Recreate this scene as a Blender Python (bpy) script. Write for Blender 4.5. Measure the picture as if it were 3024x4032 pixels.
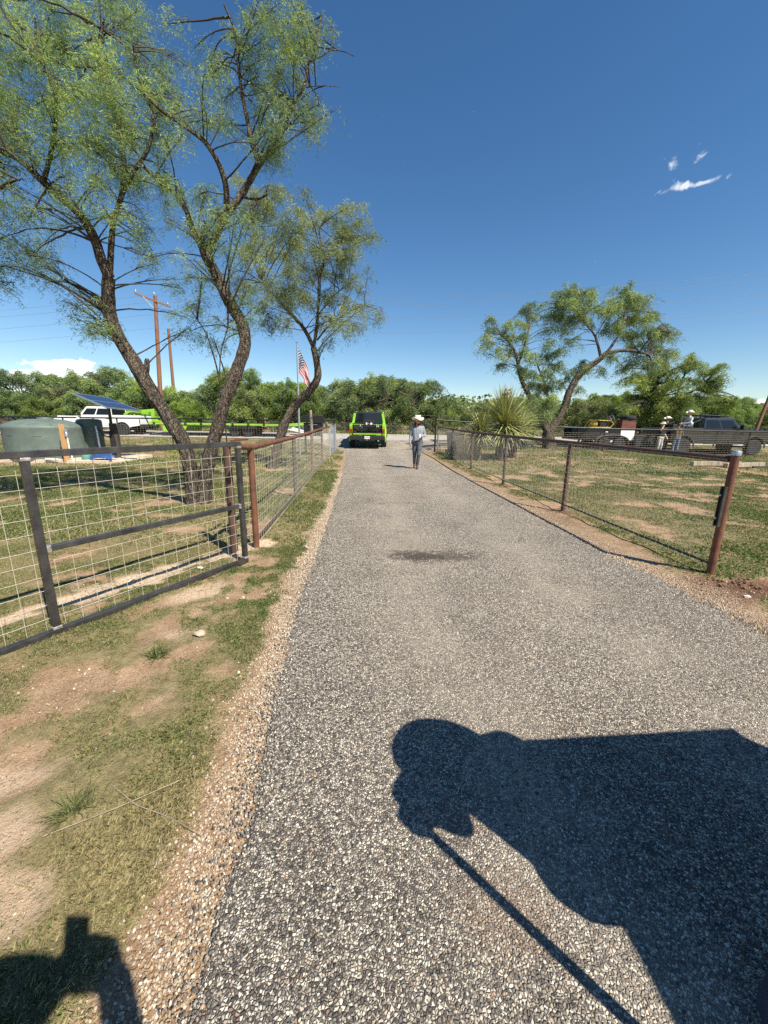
import bpy, bmesh, math, random
import numpy as np
from mathutils import Vector, Matrix
for o_ in list(bpy.data.objects): bpy.data.objects.remove(o_, do_unlink=True)
R = math.radians
scene = bpy.context.scene
COL = scene.collection
rng = np.random.default_rng(11)
random.seed(11)

# ------------------------------------------------------------------ camera
cam_data = bpy.data.cameras.new('camera'); cam = bpy.data.objects.new('camera', cam_data); COL.objects.link(cam)
cam_data.sensor_fit = 'VERTICAL'; cam_data.sensor_height = 24.0; cam_data.lens = 24.0 * 1515 / 4032
cam_data.clip_start = 0.02; cam_data.clip_end = 4000
cam.matrix_world = Matrix.Translation((0, 0, 1.55)) @ Matrix.Rotation(R(90 - 13.05), 4, 'X') @ Matrix.Rotation(R(0.9), 4, 'Z')
scene.camera = cam
scene.render.resolution_x = 768; scene.render.resolution_y = 1024
scene.cycles.use_denoising = False; scene.cycles.max_bounces = 5; scene.cycles.diffuse_bounces = 3; scene.cycles.glossy_bounces = 3
scene.cycles.use_adaptive_sampling = True; scene.cycles.adaptive_threshold = 0.015; scene.render.filter_size = 1.15

# ------------------------------------------------------------------ sun, sky, exposure
SUNV = Vector((0.57, -0.575, 1.0)).normalized()          # towards the sun
SUN_EL = math.asin(SUNV.z); SUN_AZ = math.atan2(SUNV.x, SUNV.y)
sl = bpy.data.lights.new('sun', 'SUN'); sl.energy = 5.0; sl.angle = R(0.53); sl.color = (1.0, 0.925, 0.79)
sun = bpy.data.objects.new('sun', sl); COL.objects.link(sun)
sun.rotation_euler = SUNV.to_track_quat('Z', 'Y').to_euler(); sun.location = (6, -6, 14)
scene.view_settings.view_transform = 'Standard'; scene.view_settings.look = 'None'
scene.view_settings.exposure = 0.70; scene.view_settings.gamma = 1.0; scene.view_settings.use_curve_mapping = False

world = bpy.data.worlds.new('World'); scene.world = world; world.use_nodes = True
class NT:
    """small helper round a node tree"""
    def __init__(s, tree): s.t = tree; tree.nodes.clear()
    def n(s, typ, ins=None, **kw):
        nd = s.t.nodes.new(typ)
        for k, v in kw.items(): setattr(nd, k, v)
        for k, v in (ins or {}).items():
            if isinstance(v, bpy.types.NodeSocket): s.t.links.new(v, nd.inputs[k])
            else: nd.inputs[k].default_value = v
        return nd
    def m(s, op, a, b=None, c=None, clamp=False):
        ins = {0: a}
        if b is not None: ins[1] = b
        if c is not None: ins[2] = c
        return s.n('ShaderNodeMath', ins, operation=op, use_clamp=clamp).outputs[0]
    def vm(s, op, a, b=None):
        ins = {0: a}
        if b is not None: ins[1] = b
        return s.n('ShaderNodeVectorMath', ins, operation=op).outputs[0]
    def mix(s, f, a, b, blend='MIX'):
        nd = s.n('ShaderNodeMix', {}, data_type='RGBA', blend_type=blend)
        for i, v in ((0, f), (6, a), (7, b)):
            if isinstance(v, bpy.types.NodeSocket): s.t.links.new(v, nd.inputs[i])
            else: nd.inputs[i].default_value = v if i == 0 or len(v) == 4 else (*v, 1)
        return nd.outputs[2]
    def ramp(s, f, stops, interp='LINEAR'):
        nd = s.n('ShaderNodeValToRGB', {0: f}); cr = nd.color_ramp; cr.interpolation = interp
        while len(cr.elements) < len(stops): cr.elements.new(0.5)
        for e, (p, c) in zip(cr.elements, stops):
            e.position = p; e.color = (c, c, c, 1) if not hasattr(c, '__len__') else (*c[:3], 1)
        return nd.outputs[0]
    def noise(s, vec, scale, detail=4, rough=0.55, dist=0.0, out=0):
        return s.n('ShaderNodeTexNoise', {'Vector': vec, 'Scale': scale, 'Detail': detail, 'Roughness': rough, 'Distortion': dist}).outputs[out]
    def sstep(s, x, a, b):
        return s.n('ShaderNodeMapRange', {0: x, 1: a, 2: b, 3: 0.0, 4: 1.0}, interpolation_type='SMOOTHSTEP').outputs[0]
    def attr(s, name, out=2): return s.n('ShaderNodeAttribute', attribute_name=name).outputs[out]

w = NT(world.node_tree)
sky = w.n('ShaderNodeTexSky', sky_type='NISHITA', sun_disc=False, sun_elevation=SUN_EL, sun_rotation=SUN_AZ,
          altitude=300, air_density=1.0, dust_density=0.1, ozone_density=1.5)
vec = w.n('ShaderNodeTexCoord').outputs['Generated']
sx = w.n('ShaderNodeSeparateXYZ', {0: vec})
az = w.m('ARCTAN2', sx.outputs[0], sx.outputs[1]); el = w.m('ARCSINE', sx.outputs[2])
ae = w.n('ShaderNodeCombineXYZ', {0: az, 1: el}).outputs[0]
def blob(a, e, sa, se, k=1.0):
    da = w.m('DIVIDE', w.m('SUBTRACT', az, a), sa); de = w.m('DIVIDE', w.m('SUBTRACT', el, e), se)
    return w.m('MULTIPLY', w.m('EXPONENT', w.m('MULTIPLY', w.m('ADD', w.m('MULTIPLY', da, da), w.m('MULTIPLY', de, de)), -1.0)), k)
def add(*xs):
    r = xs[0]
    for x in xs[1:]: r = w.m('ADD', r, x)
    return r
# fair-weather cumulus lying along the whole horizon, a little bank of it beyond the water tank
aes = w.vm('MULTIPLY', ae, (1.0, 1.9, 1.0))
n1 = w.noise(aes, 17.0, 6, 0.62)
band = w.m('MULTIPLY', w.m('EXPONENT', w.m('MULTIPLY', w.m('POWER', w.m('DIVIDE', w.m('SUBTRACT', el, 0.052), 0.035), 2.0), -1.0)), 0.28)
cum = add(w.m('MULTIPLY', w.m('SUBTRACT', n1, 0.5), 1.7), band, blob(-0.676, 0.103, 0.048, 0.013, 0.62), blob(-0.662, 0.083, 0.085, 0.014, 0.66), blob(-0.73, 0.062, 0.13, 0.012, 0.3))
cumm = w.sstep(cum, 0.42, 0.58)
lit = w.noise(w.vm('ADD', aes, (0.004, -0.012, 0.0)), 17.0, 6, 0.62)
shade = w.sstep(w.m('SUBTRACT', n1, lit), -0.10, 0.10)
# thin torn wisps higher up
n2 = w.noise(w.vm('MULTIPLY', ae, (1.0, 1.3, 1.0)), 42.0, 5, 0.6, 0.8)
wis = add(w.m('MULTIPLY', w.m('SUBTRACT', n2, 0.5), 1.5), blob(0.558, 0.452, 0.012, 0.016, 0.5), blob(0.598, 0.447, 0.014, 0.012, 0.46), blob(0.577, 0.4145, 0.034, 0.0075, 0.56), blob(0.615, 0.410, 0.04, 0.005, 0.45), blob(0.545, 0.409, 0.02, 0.005, 0.35))
wism = w.m('MULTIPLY', w.sstep(wis, 0.30, 0.72), 0.62)
ccol = w.mix(shade, (7.0, 7.5, 8.2), (10.6, 10.6, 10.6))
c1 = w.mix(w.m('MULTIPLY', cumm, 0.92), sky.outputs[0], ccol)
c2 = w.mix(wism, c1, (10.0, 10.1, 10.2))
hs = w.n('ShaderNodeHueSaturation', {'Hue': 0.500, 'Saturation': 1.26, 'Value': 1.0, 'Color': sky.outputs[0]})
for l_ in list(sky.outputs[0].links):
    if l_.to_node != hs:
        s_ = l_.to_socket; w.t.links.remove(l_); w.t.links.new(hs.outputs[0], s_)
bg = w.n('ShaderNodeBackground', {'Color': c2, 'Strength': 0.084})
wo = w.n('ShaderNodeOutputWorld', {'Surface': bg.outputs[0]})

# ------------------------------------------------------------------ helpers
def tag(o, label=None, cat=None, group=None, kind=None):
    if label: o['label'] = label
    if cat: o['category'] = cat
    if group: o['group'] = group
    if kind: o['kind'] = kind
    return o
def link(o, parent=None):
    COL.objects.link(o)
    if parent is not None: o.parent = parent
    return o
def thing(name, label, cat, loc=(0, 0, 0), rotz=0.0, group=None, rot=None):
    o = bpy.data.objects.new(name, None); link(o); o.location = loc
    o.rotation_euler = rot if rot else (0, 0, rotz); o.empty_display_size = 0.2
    return tag(o, label, cat, group)
def copy_obj(o, parent=None):
    c = o.copy(); COL.objects.link(c)
    if parent is not None: c.parent = parent
    return c
def mesh_np(name, V, F, mat, parent=None, smooth=False, attrs=None, mats=None, matidx=None):
    """V (n,3), F (m,3|4) int -> one mesh object"""
    me = bpy.data.meshes.new(name); V = np.asarray(V, np.float32); F = np.asarray(F, np.int32); k = F.shape[1]
    me.vertices.add(len(V)); me.vertices.foreach_set('co', V.ravel())
    me.loops.add(F.size); me.loops.foreach_set('vertex_index', F.ravel())
    me.polygons.add(len(F)); me.polygons.foreach_set('loop_start', np.arange(0, F.size, k, dtype=np.int32))
    me.polygons.foreach_set('loop_total', np.full(len(F), k, np.int32))
    me.update(calc_edges=True)
    if smooth: me.polygons.foreach_set('use_smooth', np.ones(len(F), bool))
    for an, av in (attrs or {}).items():
        av = np.asarray(av, np.float32)
        if av.ndim == 1: a = me.attributes.new(an, 'FLOAT', 'POINT'); a.data.foreach_set('value', av)
        else:
            a = me.attributes.new(an, 'FLOAT_COLOR', 'POINT'); a.data.foreach_set('color', np.c_[av, np.ones(len(av))].astype(np.float32).ravel())
    for m_ in (mats or [mat]): me.materials.append(m_)
    if matidx is not None: me.polygons.foreach_set('material_index', np.asarray(matidx, np.int32))
    return link(bpy.data.objects.new(name, me), parent)

class MB:
    """collects simple solids and builds ONE mesh object"""
    def __init__(s): s.v = []; s.f = []
    def add(s, vs, fs):
        b = len(s.v); s.v += [tuple(v) for v in vs]; s.f += [tuple(i + b for i in f) for f in fs]; return s
    def box(s, c, size, rot=None):
        hx, hy, hz = size[0] / 2, size[1] / 2, size[2] / 2
        vs = [Vector((x, y, z)) for x in (-hx, hx) for y in (-hy, hy) for z in (-hz, hz)]
        if rot is not None: vs = [rot @ v for v in vs]
        return s.add([v + Vector(c) for v in vs], [(0, 1, 3, 2), (4, 6, 7, 5), (0, 4, 5, 1), (2, 3, 7, 6), (0, 2, 6, 4), (1, 5, 7, 3)])
    def bar(s, p, q, a, b=None, up=(0, 0, 1)):
        """square bar from p to q, a wide, b tall"""
        p, q = Vector(p), Vector(q); d = (q - p); L = d.length; d.normalize(); u = Vector(up)
        if abs(d.dot(u)) > .98: u = Vector((0, 1, 0))
        sd = d.cross(u).normalized(); u2 = sd.cross(d)
        M = Matrix((sd, d, u2)).transposed()
        return s.box((p + q) / 2, (a, L, b or a), M)
    def tube(s, pts, rad, n=8, caps=True):
        pts = [Vector(p) for p in pts]
        if not hasattr(rad, '__len__'): rad = [rad] * len(pts)
        b = len(s.v); ref = None
        for i, p in enumerate(pts):
            d = (pts[min(i + 1, len(pts) - 1)] - pts[max(i - 1, 0)]).normalized()
            if ref is None: ref = Vector((0, 0, 1)) if abs(d.z) < .9 else Vector((1, 0, 0))
            x = (ref - d * ref.dot(d)).normalized(); y = d.cross(x); ref = x
            for k in range(n):
                a = 2 * math.pi * k / n; s.v.append(tuple(p + (x * math.cos(a) + y * math.sin(a)) * rad[i]))
        for i in range(len(pts) - 1):
            for k in range(n):
                s.f.append((b + i * n + k, b + i * n + (k + 1) % n, b + (i + 1) * n + (k + 1) % n, b + (i + 1) * n + k))
        if caps:
            s.f.append(tuple(b + k for k in range(n))[::-1]); e = b + (len(pts) - 1) * n; s.f.append(tuple(e + k for k in range(n)))
        return s
    def lathe(s, prof, c=(0, 0, 0), n=24, rot=None):
        """prof: (r, z) list"""
        b = len(s.v); c = Vector(c)
        for r_, z_ in prof:
            for k in range(n):
                a = 2 * math.pi * k / n; v = Vector((r_ * math.cos(a), r_ * math.sin(a), z_))
                if rot is not None: v = rot @ v
                s.v.append(tuple(v + c))
        for i in range(len(prof) - 1):
            for k in range(n): s.f.append((b + i * n + k, b + i * n + (k + 1) % n, b + (i + 1) * n + (k + 1) % n, b + (i + 1) * n + k))
        s.f.append(tuple(b + k for k in range(n))[::-1]); e = b + (len(prof) - 1) * n; s.f.append(tuple(e + k for k in range(n)))
        return s
    def prism(s, poly, y0, y1):
        """polygon in x-z, extruded along y"""
        n = len(poly); vs = [(x, y0, z) for x, z in poly] + [(x, y1, z) for x, z in poly]
        fs = [tuple(range(n)), tuple(range(2 * n - 1, n - 1, -1))] + [(i, i + n, (i + 1) % n + n, (i + 1) % n) for i in range(n)]
        return s.add(vs, fs)
    def quad(s, a, b, c, d): return s.add([a, b, c, d], [(0, 1, 2, 3)])
    def build(s, name, mat, parent=None, smooth=False, bevel=0.0, seg=2, loc=None):
        me = bpy.data.meshes.new(name); me.from_pydata(s.v, [], s.f)
        bm = bmesh.new(); bm.from_mesh(me); bmesh.ops.recalc_face_normals(bm, faces=bm.faces); bm.to_mesh(me); bm.free()
        me.materials.append(mat)
        o = link(bpy.data.objects.new(name, me), parent)
        if loc: o.location = loc
        if smooth:
            me.polygons.foreach_set('use_smooth', np.ones(len(me.polygons), bool))
            try: me.set_sharp_from_angle(angle=R(40))
            except Exception: pass
        if bevel: md = o.modifiers.new('bevel', 'BEVEL'); md.width = bevel; md.segments = seg; md.limit_method = 'ANGLE'; md.angle_limit = R(35)
        return o

# ---- numpy noise
_perm = rng.permutation(4096); _val = rng.random(4096)
def vnoise(x, y, z=0.0):
    x, y, z = np.broadcast_arrays(np.asarray(x, float), np.asarray(y, float), np.asarray(z, float))
    xi, yi, zi = np.floor(x).astype(int), np.floor(y).astype(int), np.floor(z).astype(int)
    fx, fy, fz = x - xi, y - yi, z - zi; fx, fy, fz = [f * f * (3 - 2 * f) for f in (fx, fy, fz)]
    def h(a, b, c): return _val[_perm[(_perm[(_perm[a & 4095] + b) & 4095] + c) & 4095]]
    def lx(b, c): return h(xi, b, c) * (1 - fx) + h(xi + 1, b, c) * fx
    def ly(c): return lx(yi, c) * (1 - fy) + lx(yi + 1, c) * fy
    return ly(zi) * (1 - fz) + ly(zi + 1) * fz
def fbm(x, y, z=0.0, o=4):
    r = 0; a = 0.5; s = 0
    for i in range(o): r = r + a * vnoise(x * 2**i + 17.3 * i, y * 2**i + 5.1 * i, z * 2**i); s += a; a *= 0.55
    return r / s
def sm(x, a, b):
    t = np.clip((np.asarray(x, float) - a) / (b - a), 0, 1); return t * t * (3 - 2 * t)

# ------------------------------------------------------------------ materials
def mat(name, col, rough=0.7, metal=0.0, var=0.0, vscale=6.0, bump=0.0, bscale=40.0, coat=0.0, col2=None, spec=0.5, stretch=(1, 1, 1), trans=0.0, detail=5):
    m = bpy.data.materials.new(name); m.use_nodes = True; t = NT(m.node_tree)
    v = t.n('ShaderNodeTexCoord').outputs['Object']
    if stretch != (1, 1, 1): v = t.vm('MULTIPLY', v, stretch)
    ins = {'Roughness': rough, 'Metallic': metal, 'Coat Weight': coat, 'Coat Roughness': 0.05, 'Specular IOR Level': spec}
    c = (*col, 1)
    if col2 is not None or var:
        f = t.noise(v, vscale, detail, 0.6)
        lo = col2 if col2 is not None else tuple(x * (1 - var) for x in col)
        hi = col if col2 is not None else tuple(min(1, x * (1 + var)) for x in col)
        c = t.ramp(f, [(0.3, lo), (0.7, hi)])
        ins['Roughness'] = t.n('ShaderNodeMapRange', {0: f, 3: max(0, rough - .1), 4: min(1, rough + .12)}).outputs[0]
    ins['Base Color'] = c
    if bump:
        b = t.noise(v, bscale, 4, 0.6)
        ins['Normal'] = t.n('ShaderNodeBump', {'Strength': bump, 'Distance': 0.01, 'Height': b}).outputs[0]
    p = t.n('ShaderNodeBsdfPrincipled', ins)
    t.n('ShaderNodeOutputMaterial', {'Surface': p.outputs[0]})
    return m
M = {}
M['black_tube'] = mat('weathered_black_steel', (0.085, 0.080, 0.077), 0.38, 0.6, 0.45, 7, 0.2, 60)
M['weld'] = mat('ground_bright_weld', (0.42, 0.39, 0.35), 0.4, 0.6, 0.5, 40)
M['rust'] = mat('rusty_pipe', (0.24, 0.088, 0.042), 0.72, 0.1, vscale=9, bump=0.3, bscale=70, col2=(0.085, 0.042, 0.030))
M['rust_dark'] = mat('dark_rusty_pipe', (0.125, 0.066, 0.045), 0.68, 0.1, vscale=9, bump=0.25, bscale=70, col2=(0.05, 0.031, 0.025))
M['rust_grey'] = mat('grey_brown_pipe', (0.16, 0.125, 0.10), 0.7, 0.2, vscale=12, bump=0.25, bscale=70, col2=(0.055, 0.04, 0.033))
M['wire'] = mat('galvanised_wire', (0.52, 0.485, 0.40), 0.5, 0.1, 0.15, 30)
M['wire_old'] = mat('dull_old_wire', (0.38, 0.34, 0.27), 0.55, 0.1, 0.25, 30)
M['galv'] = mat('galvanised_steel', (0.42, 0.46, 0.5), 0.4, 0.7, 0.2, 14)
M['black_paint'] = mat('black_painted_pipe', (0.016, 0.016, 0.017), 0.38, 0.1, 0.2, 14)

# ------------------------------------------------------------------ terrain
DRV_L = [(-0.35, -6), (-0.45, 0.2), (-0.56, 0.7), (-0.58, 1.1), (-0.61, 1.5), (-0.66, 1.95), (-0.72, 2.6), (-0.80, 3.4), (-0.88, 5.0), (-1.05, 7.6), (-1.30, 11.2), (-1.75, 17), (-2.1, 20.5), (-3.0, 23), (-5.5, 26.9)]
DRV_R = [(4.6, -6), (3.6, 0.5), (3.05, 2.2), (2.98, 3.1), (2.88, 3.9), (2.73, 4.9), (2.64, 6.6), (2.55, 8.3), (2.38, 11.1), (2.1, 15.5), (1.9, 19.0), (2.2, 21.5), (3.4, 23.5), (6.5, 26.9)]
def drvL(y): return np.interp(y, [p[1] for p in DRV_L], [p[0] for p in DRV_L])
def drvR(y): return np.interp(y, [p[1] for p in DRV_R], [p[0] for p in DRV_R])
def hz(x, y):
    x = np.asarray(x, float); y = np.asarray(y, float)
    h = 0.58 * sm(y, 21.3, 30.5) - 0.25 * sm(y, 34, 38)
    h = h + 0.30 * np.exp(-((x - 8.5) / 5.0) ** 2) * sm(y, 10.5, 20) * (1 - sm(y, 24, 29))
    return h
def hz1(x, y): return float(hz(x, y))
def in_drive(x, y, m=0.0):     # >0 outside, <0 inside (metres)
    return np.where(y < 26.9, np.maximum(drvL(y) - x, x - drvR(y)), 9.0) + m

# (cx, cy, rx, ry, angle, kind) bare places with a shape of their own
BARE = [(-2.45, 3.45, 1.05, 0.27, 55, 'w', 1.0), (-1.80, 4.40, 0.5, 0.27, 60, 'w', 1.0), (-1.52, 4.72, 0.22, 0.2, 0, 'w', 1.0), (-2.02, 2.88, 0.34, 0.2, 35, 'r', .9), (-1.70, 3.30, 0.38, 0.2, 55, 'w', .8), (-2.3, 2.05, 0.5, 0.22, 25, 'r', .8),
        (-1.9, 1.6, 0.3, 0.1, 20, 'r', .5), (-1.42, 1.12, 0.16, 0.12, 20, 'w', .55), (-1.6, 1.35, 0.22, 0.08, 20, 'w', .5), (-1.2, 0.92, 0.16, 0.12, 0, 'w', .6), (-3.05, 3.75, 0.35, 0.16, 20, 'r', 1.0), (-3.5, 4.1, .5, .2, 10, 'r', .7), (-5.4, 3.9, .9, .4, 10, 'r', .7),
        (-1.45, 2.55, 0.24, 0.12, 30, 'w', .45), (-3.6, 7.0, 0.5, 0.4, 0, 'r', .7), (-9.4, 17.4, 3.6, 1.1, 5, 's', 1.0), (-11.6, 12.7, 3.0, .7, -15, 's', .9), (-6.0, 11.9, 2.2, .7, 0, 's', .7), (-3.6, 12.6, 0.9, 0.6, 0, 's', .9), (-2.7, 5.6, .7, .25, 70, 's', .5),
        (3.50, 3.55, 0.62, 0.40, 10, 'b', 1.0), (4.2, 3.2, 0.9, 0.35, -5, 'b', .9), (3.3, 7.0, .3, .3, 0, 'b', .9), (3.0, 6.4, .2, .5, 10, 'b', .5), (4.5, 6.85, 0.85, 0.38, -8, 'r', 1.0), (3.95, 9.2, 0.7, 0.4, 0, 'r', .9), (5.4, 7.7, 1.2, 0.5, -5, 'r', .45), (8.8, 11.1, 4.8, 1.35, -3, 's', .85), (12, 13.6, 4.0, .9, -3, 'r', .7),
        (14, 20.4, 5, .7, 0, 's', .8), (-1.4, 20, .5, 2.0, 10, 's', .7), (2.35, 20.3, .4, 1.4, 0, 's', .6)]
def bare(x, y):
    """returns white, red, brown, sand masks 0..1"""
    out = {k: np.zeros_like(x) for k in 'wrbs'}
    wob = (fbm(x * 3.1, y * 3.1, 1.0) - .5) * 1.3 + (fbm(x * 11, y * 11, 2.0, 3) - .5) * .8
    for cx, cy, rx, ry, an, k, st in BARE:
        a = R(an); dx, dy = x - cx, y - cy; u = (dx * math.cos(a) + dy * math.sin(a)) / rx; v = (-dx * math.sin(a) + dy * math.cos(a)) / ry
        d = np.sqrt(u * u + v * v) + wob
        out[k] = np.maximum(out[k], st * (1 - sm(d, 0.45, 1.1)))
    return out
def strip(x, y):
    """gravelly shoulder beside the drive, 0..1"""
    d = in_drive(x, y); wl = np.where(x < 0.8, 0.11 * (1 - .4 * sm(y, 2.5, 6)) + 0.12 * (fbm(x * 2, y * 1.3, 3) - .3) * 2, 0.30 + 0.2 * fbm(x * 2, y * 2, 5))
    return (1 - sm(d + .25 * (fbm(x * 6, y * 6, 15) - .5), wl * 0.4, wl * 1.4)) * (y < 23)
def grass_density(x, y):
    b = bare(x, y); n = fbm(x * 1.7, y * 1.7, 7.0, 5); n2 = fbm(x * 0.35, y * 0.35, 9.0, 3)
    n = n + .22 * (fbm(x * 9, y * 9, 17.0, 3) - .5)
    g = sm(n + (n2 - .5) * .6, 0.30, 0.58)
    # the greener band beside the drive, denser lawn to the right
    band = np.exp(-((drvL(y) - 0.42 - x) / 0.26) ** 2) * (y < 9) * (x < 0)
    g = np.maximum(g, 0.95 * band * sm(n, 0.22, 0.45))
    g = np.maximum(g, (x > 3.4) * sm(n, 0.26, .5) * .95)
    g = np.maximum(g, (x < -1.7) * (y > 3.4) * sm(n, 0.24, .46) * .9)
    g = np.maximum(g, (x < -.7) * (y < 3.6) * sm(n, 0.24, .50) * .9)
    g = g * (1 - np.maximum.reduce([b['w'] * .95, b['r'] * np.where(x > 3, .35, .42), b['b'] * .95, b['s'] * np.where(x > 3, .3, .5)])) * (1 - strip(x, y)) * (in_drive(x, y) > 0)
    weeds = sm(fbm(x * 5.5, y * 5.5, 41, 4), .50, .62) * (x < -.6) * (y < 4.4) * (1 - strip(x, y)) * (in_drive(x, y) > 0)
    g = np.maximum(g, .75 * weeds * (1 - b['w'] * .7))
    slab = (x > -13.2) & (x < -9.4) & (y > 13.2) & (y < 16.2)
    g = g * np.where((y > 26.6) & (y < 33.8), 0, 1) * np.where(slab, .25, 1)
    return np.clip(g, 0, 1)

def axis(a0, a1, step, lo, hi, grow=1.13):
    xs = list(np.arange(a0, a1 + 1e-6, step)); s = step; x = xs[-1]
    while x < hi: s *= grow; x += s; xs.append(x)
    s = step; x = xs[0]; pre = []
    while x > lo: s *= grow; x -= s; pre.append(x)
    return np.array(pre[::-1] + xs)
gx = axis(-7, 7, 0.075, -900, 900, 1.06); gy = axis(-0.5, 9, 0.075, -60, 1500, 1.05)
X, Y = np.meshgrid(gx, gy); xf, yf = X.ravel(), Y.ravel()
gd = grass_density(xf, yf); bb = bare(xf, yf); st_ = strip(xf, yf); ind = in_drive(xf, yf)
relief = 0.035 * (fbm(xf * 1.3, yf * 1.3, 2) - .5) + 0.03 * (fbm(xf * 5, yf * 5, 4) - .5) + 0.02 * gd
relief = relief * sm(ind, 0.02, 0.5) * (yf < 60)
inroad = sm(yf, 26.2, 26.8) * (1 - sm(yf, 33.7, 34.3))
zf = hz(xf, yf) + relief * (1 - inroad) - 0.06 * (1 - sm(ind, -0.35, -0.1)) - 0.05 * inroad
nx, ny = len(gx), len(gy); I = np.arange(nx * ny).reshape(ny, nx)
GF = np.stack([I[:-1, :-1].ravel(), I[:-1, 1:].ravel(), I[1:, 1:].ravel(), I[1:, :-1].ravel()], 1)

m = bpy.data.materials.new('red_dirt_and_dry_grass'); m.use_nodes = True; t = NT(m.node_tree); M['ground'] = m
v = t.n('ShaderNodeTexCoord').outputs['Object']
nf = t.noise(v, 38, 6, .65); nm = t.noise(v, 5.0, 6, .6); nl = t.noise(v, 0.22, 4, .6)
soil = t.ramp(nm, [(0.3, (0.29, 0.195, 0.125)), (0.55, (0.42, 0.305, 0.205)), (0.75, (0.53, 0.41, 0.29))])
soil = t.mix(t.attr('red'), soil, t.ramp(nf, [(0.3, (0.33, 0.195, 0.125)), (0.7, (0.47, 0.325, 0.22))]))
soil = t.mix(t.attr('sand'), soil, t.ramp(nf, [(0.3, (0.37, 0.26, 0.165)), (0.7, (0.52, 0.40, 0.28))]))
soil = t.mix(t.attr('white'), soil, t.ramp(nf, [(0.25, (0.48, 0.37, 0.26)), (0.5, (0.66, 0.55, 0.42)), (0.75, (0.78, 0.70, 0.57))]))
soil = t.mix(t.attr('brown'), soil, t.ramp(nf, [(0.3, (0.085, 0.042, 0.028)), (0.7, (0.20, 0.11, 0.07))]))
vo = t.n('ShaderNodeTexVoronoi', {'Vector': v, 'Scale': 55.0, 'Randomness': 1.0}, feature='F1')
peb = t.ramp(t.n('ShaderNodeSeparateColor', {0: vo.outputs['Color']}).outputs[0], [(0, (0.30, 0.21, 0.14)), (.5, (0.46, 0.36, 0.25)), (.8, (0.62, 0.54, 0.42)), (1, (0.2, 0.18, 0.17))])
pm = t.m('MULTIPLY', t.attr('strip'), t.sstep(vo.outputs['Distance'], 0.62, 0.42))
soil = t.mix(pm, soil, peb)
vp = t.n('ShaderNodeTexVoronoi', {'Vector': v, 'Scale': 85.0, 'Randomness': 1.0}, feature='F1')
vs = t.n('ShaderNodeSeparateColor', {0: vp.outputs['Color']})
pm2 = t.m('MULTIPLY', t.sstep(vp.outputs['Distance'], 0.42, 0.30), t.sstep(vs.outputs[1], .62, .70))
soil = t.mix(t.m('MULTIPLY', pm2, .8), soil, t.ramp(vs.outputs[0], [(0, (0.24, 0.16, 0.10)), (.5, (0.50, 0.40, 0.29)), (1, (0.68, 0.60, 0.48))]))
soil = t.mix(.38, soil, t.ramp(t.noise(v, 210, 3, .7), [(.32, (0.10, 0.065, 0.04)), (.68, (0.66, 0.52, 0.38))]), 'OVERLAY')
gcol = t.ramp(t.noise(v, 16, 6, .7), [(0.28, (0.075, 0.072, 0.032)), (0.45, (0.15, 0.145, 0.062)), (0.6, (0.26, 0.225, 0.11)), (0.75, (0.38, 0.31, 0.18))])
gcol = t.mix(t.m('MULTIPLY', t.sstep(nl, .45, .6), .35), gcol, (0.22, 0.17, 0.09))
gm = t.m('MULTIPLY', t.sstep(t.m('ADD', t.attr('grass'), t.m('MULTIPLY', t.m('SUBTRACT', nf, .5), 1.0)), 0.25, 0.75), 0.75)
col = t.mix(gm, soil, gcol)
h = t.m('ADD', t.m('MULTIPLY', t.noise(v, 60, 5, .7), 1.0), t.m('MULTIPLY', t.noise(v, 14, 4, .6), 1.6))
h = t.m('SUBTRACT', h, t.m('MULTIPLY', pm, vo.outputs['Distance']))
h = t.m('ADD', h, t.m('ADD', t.m('MULTIPLY', pm2, .5), t.m('MULTIPLY', t.noise(v, 180, 3, .6), .5)))
bp = t.n('ShaderNodeBump', {'Strength': 0.75, 'Distance': 0.02, 'Height': h})
p = t.n('ShaderNodeBsdfPrincipled', {'Base Color': col, 'Roughness': 0.95, 'Specular IOR Level': 0.15, 'Normal': bp.outputs[0]})
t.n('ShaderNodeOutputMaterial', {'Surface': p.outputs[0]})
ground = mesh_np('ground', np.c_[xf, yf, zf], GF, M['ground'], smooth=True, attrs={'grass': gd, 'red': bb['r'] * np.where(xf > 3, .6, .9), 'white': bb['w'], 'brown': bb['b'], 'sand': bb['s'], 'strip': st_})
tag(ground, 'sparse grass and reddish bare soil of the yard and the land beyond', None, kind='structure')

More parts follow.
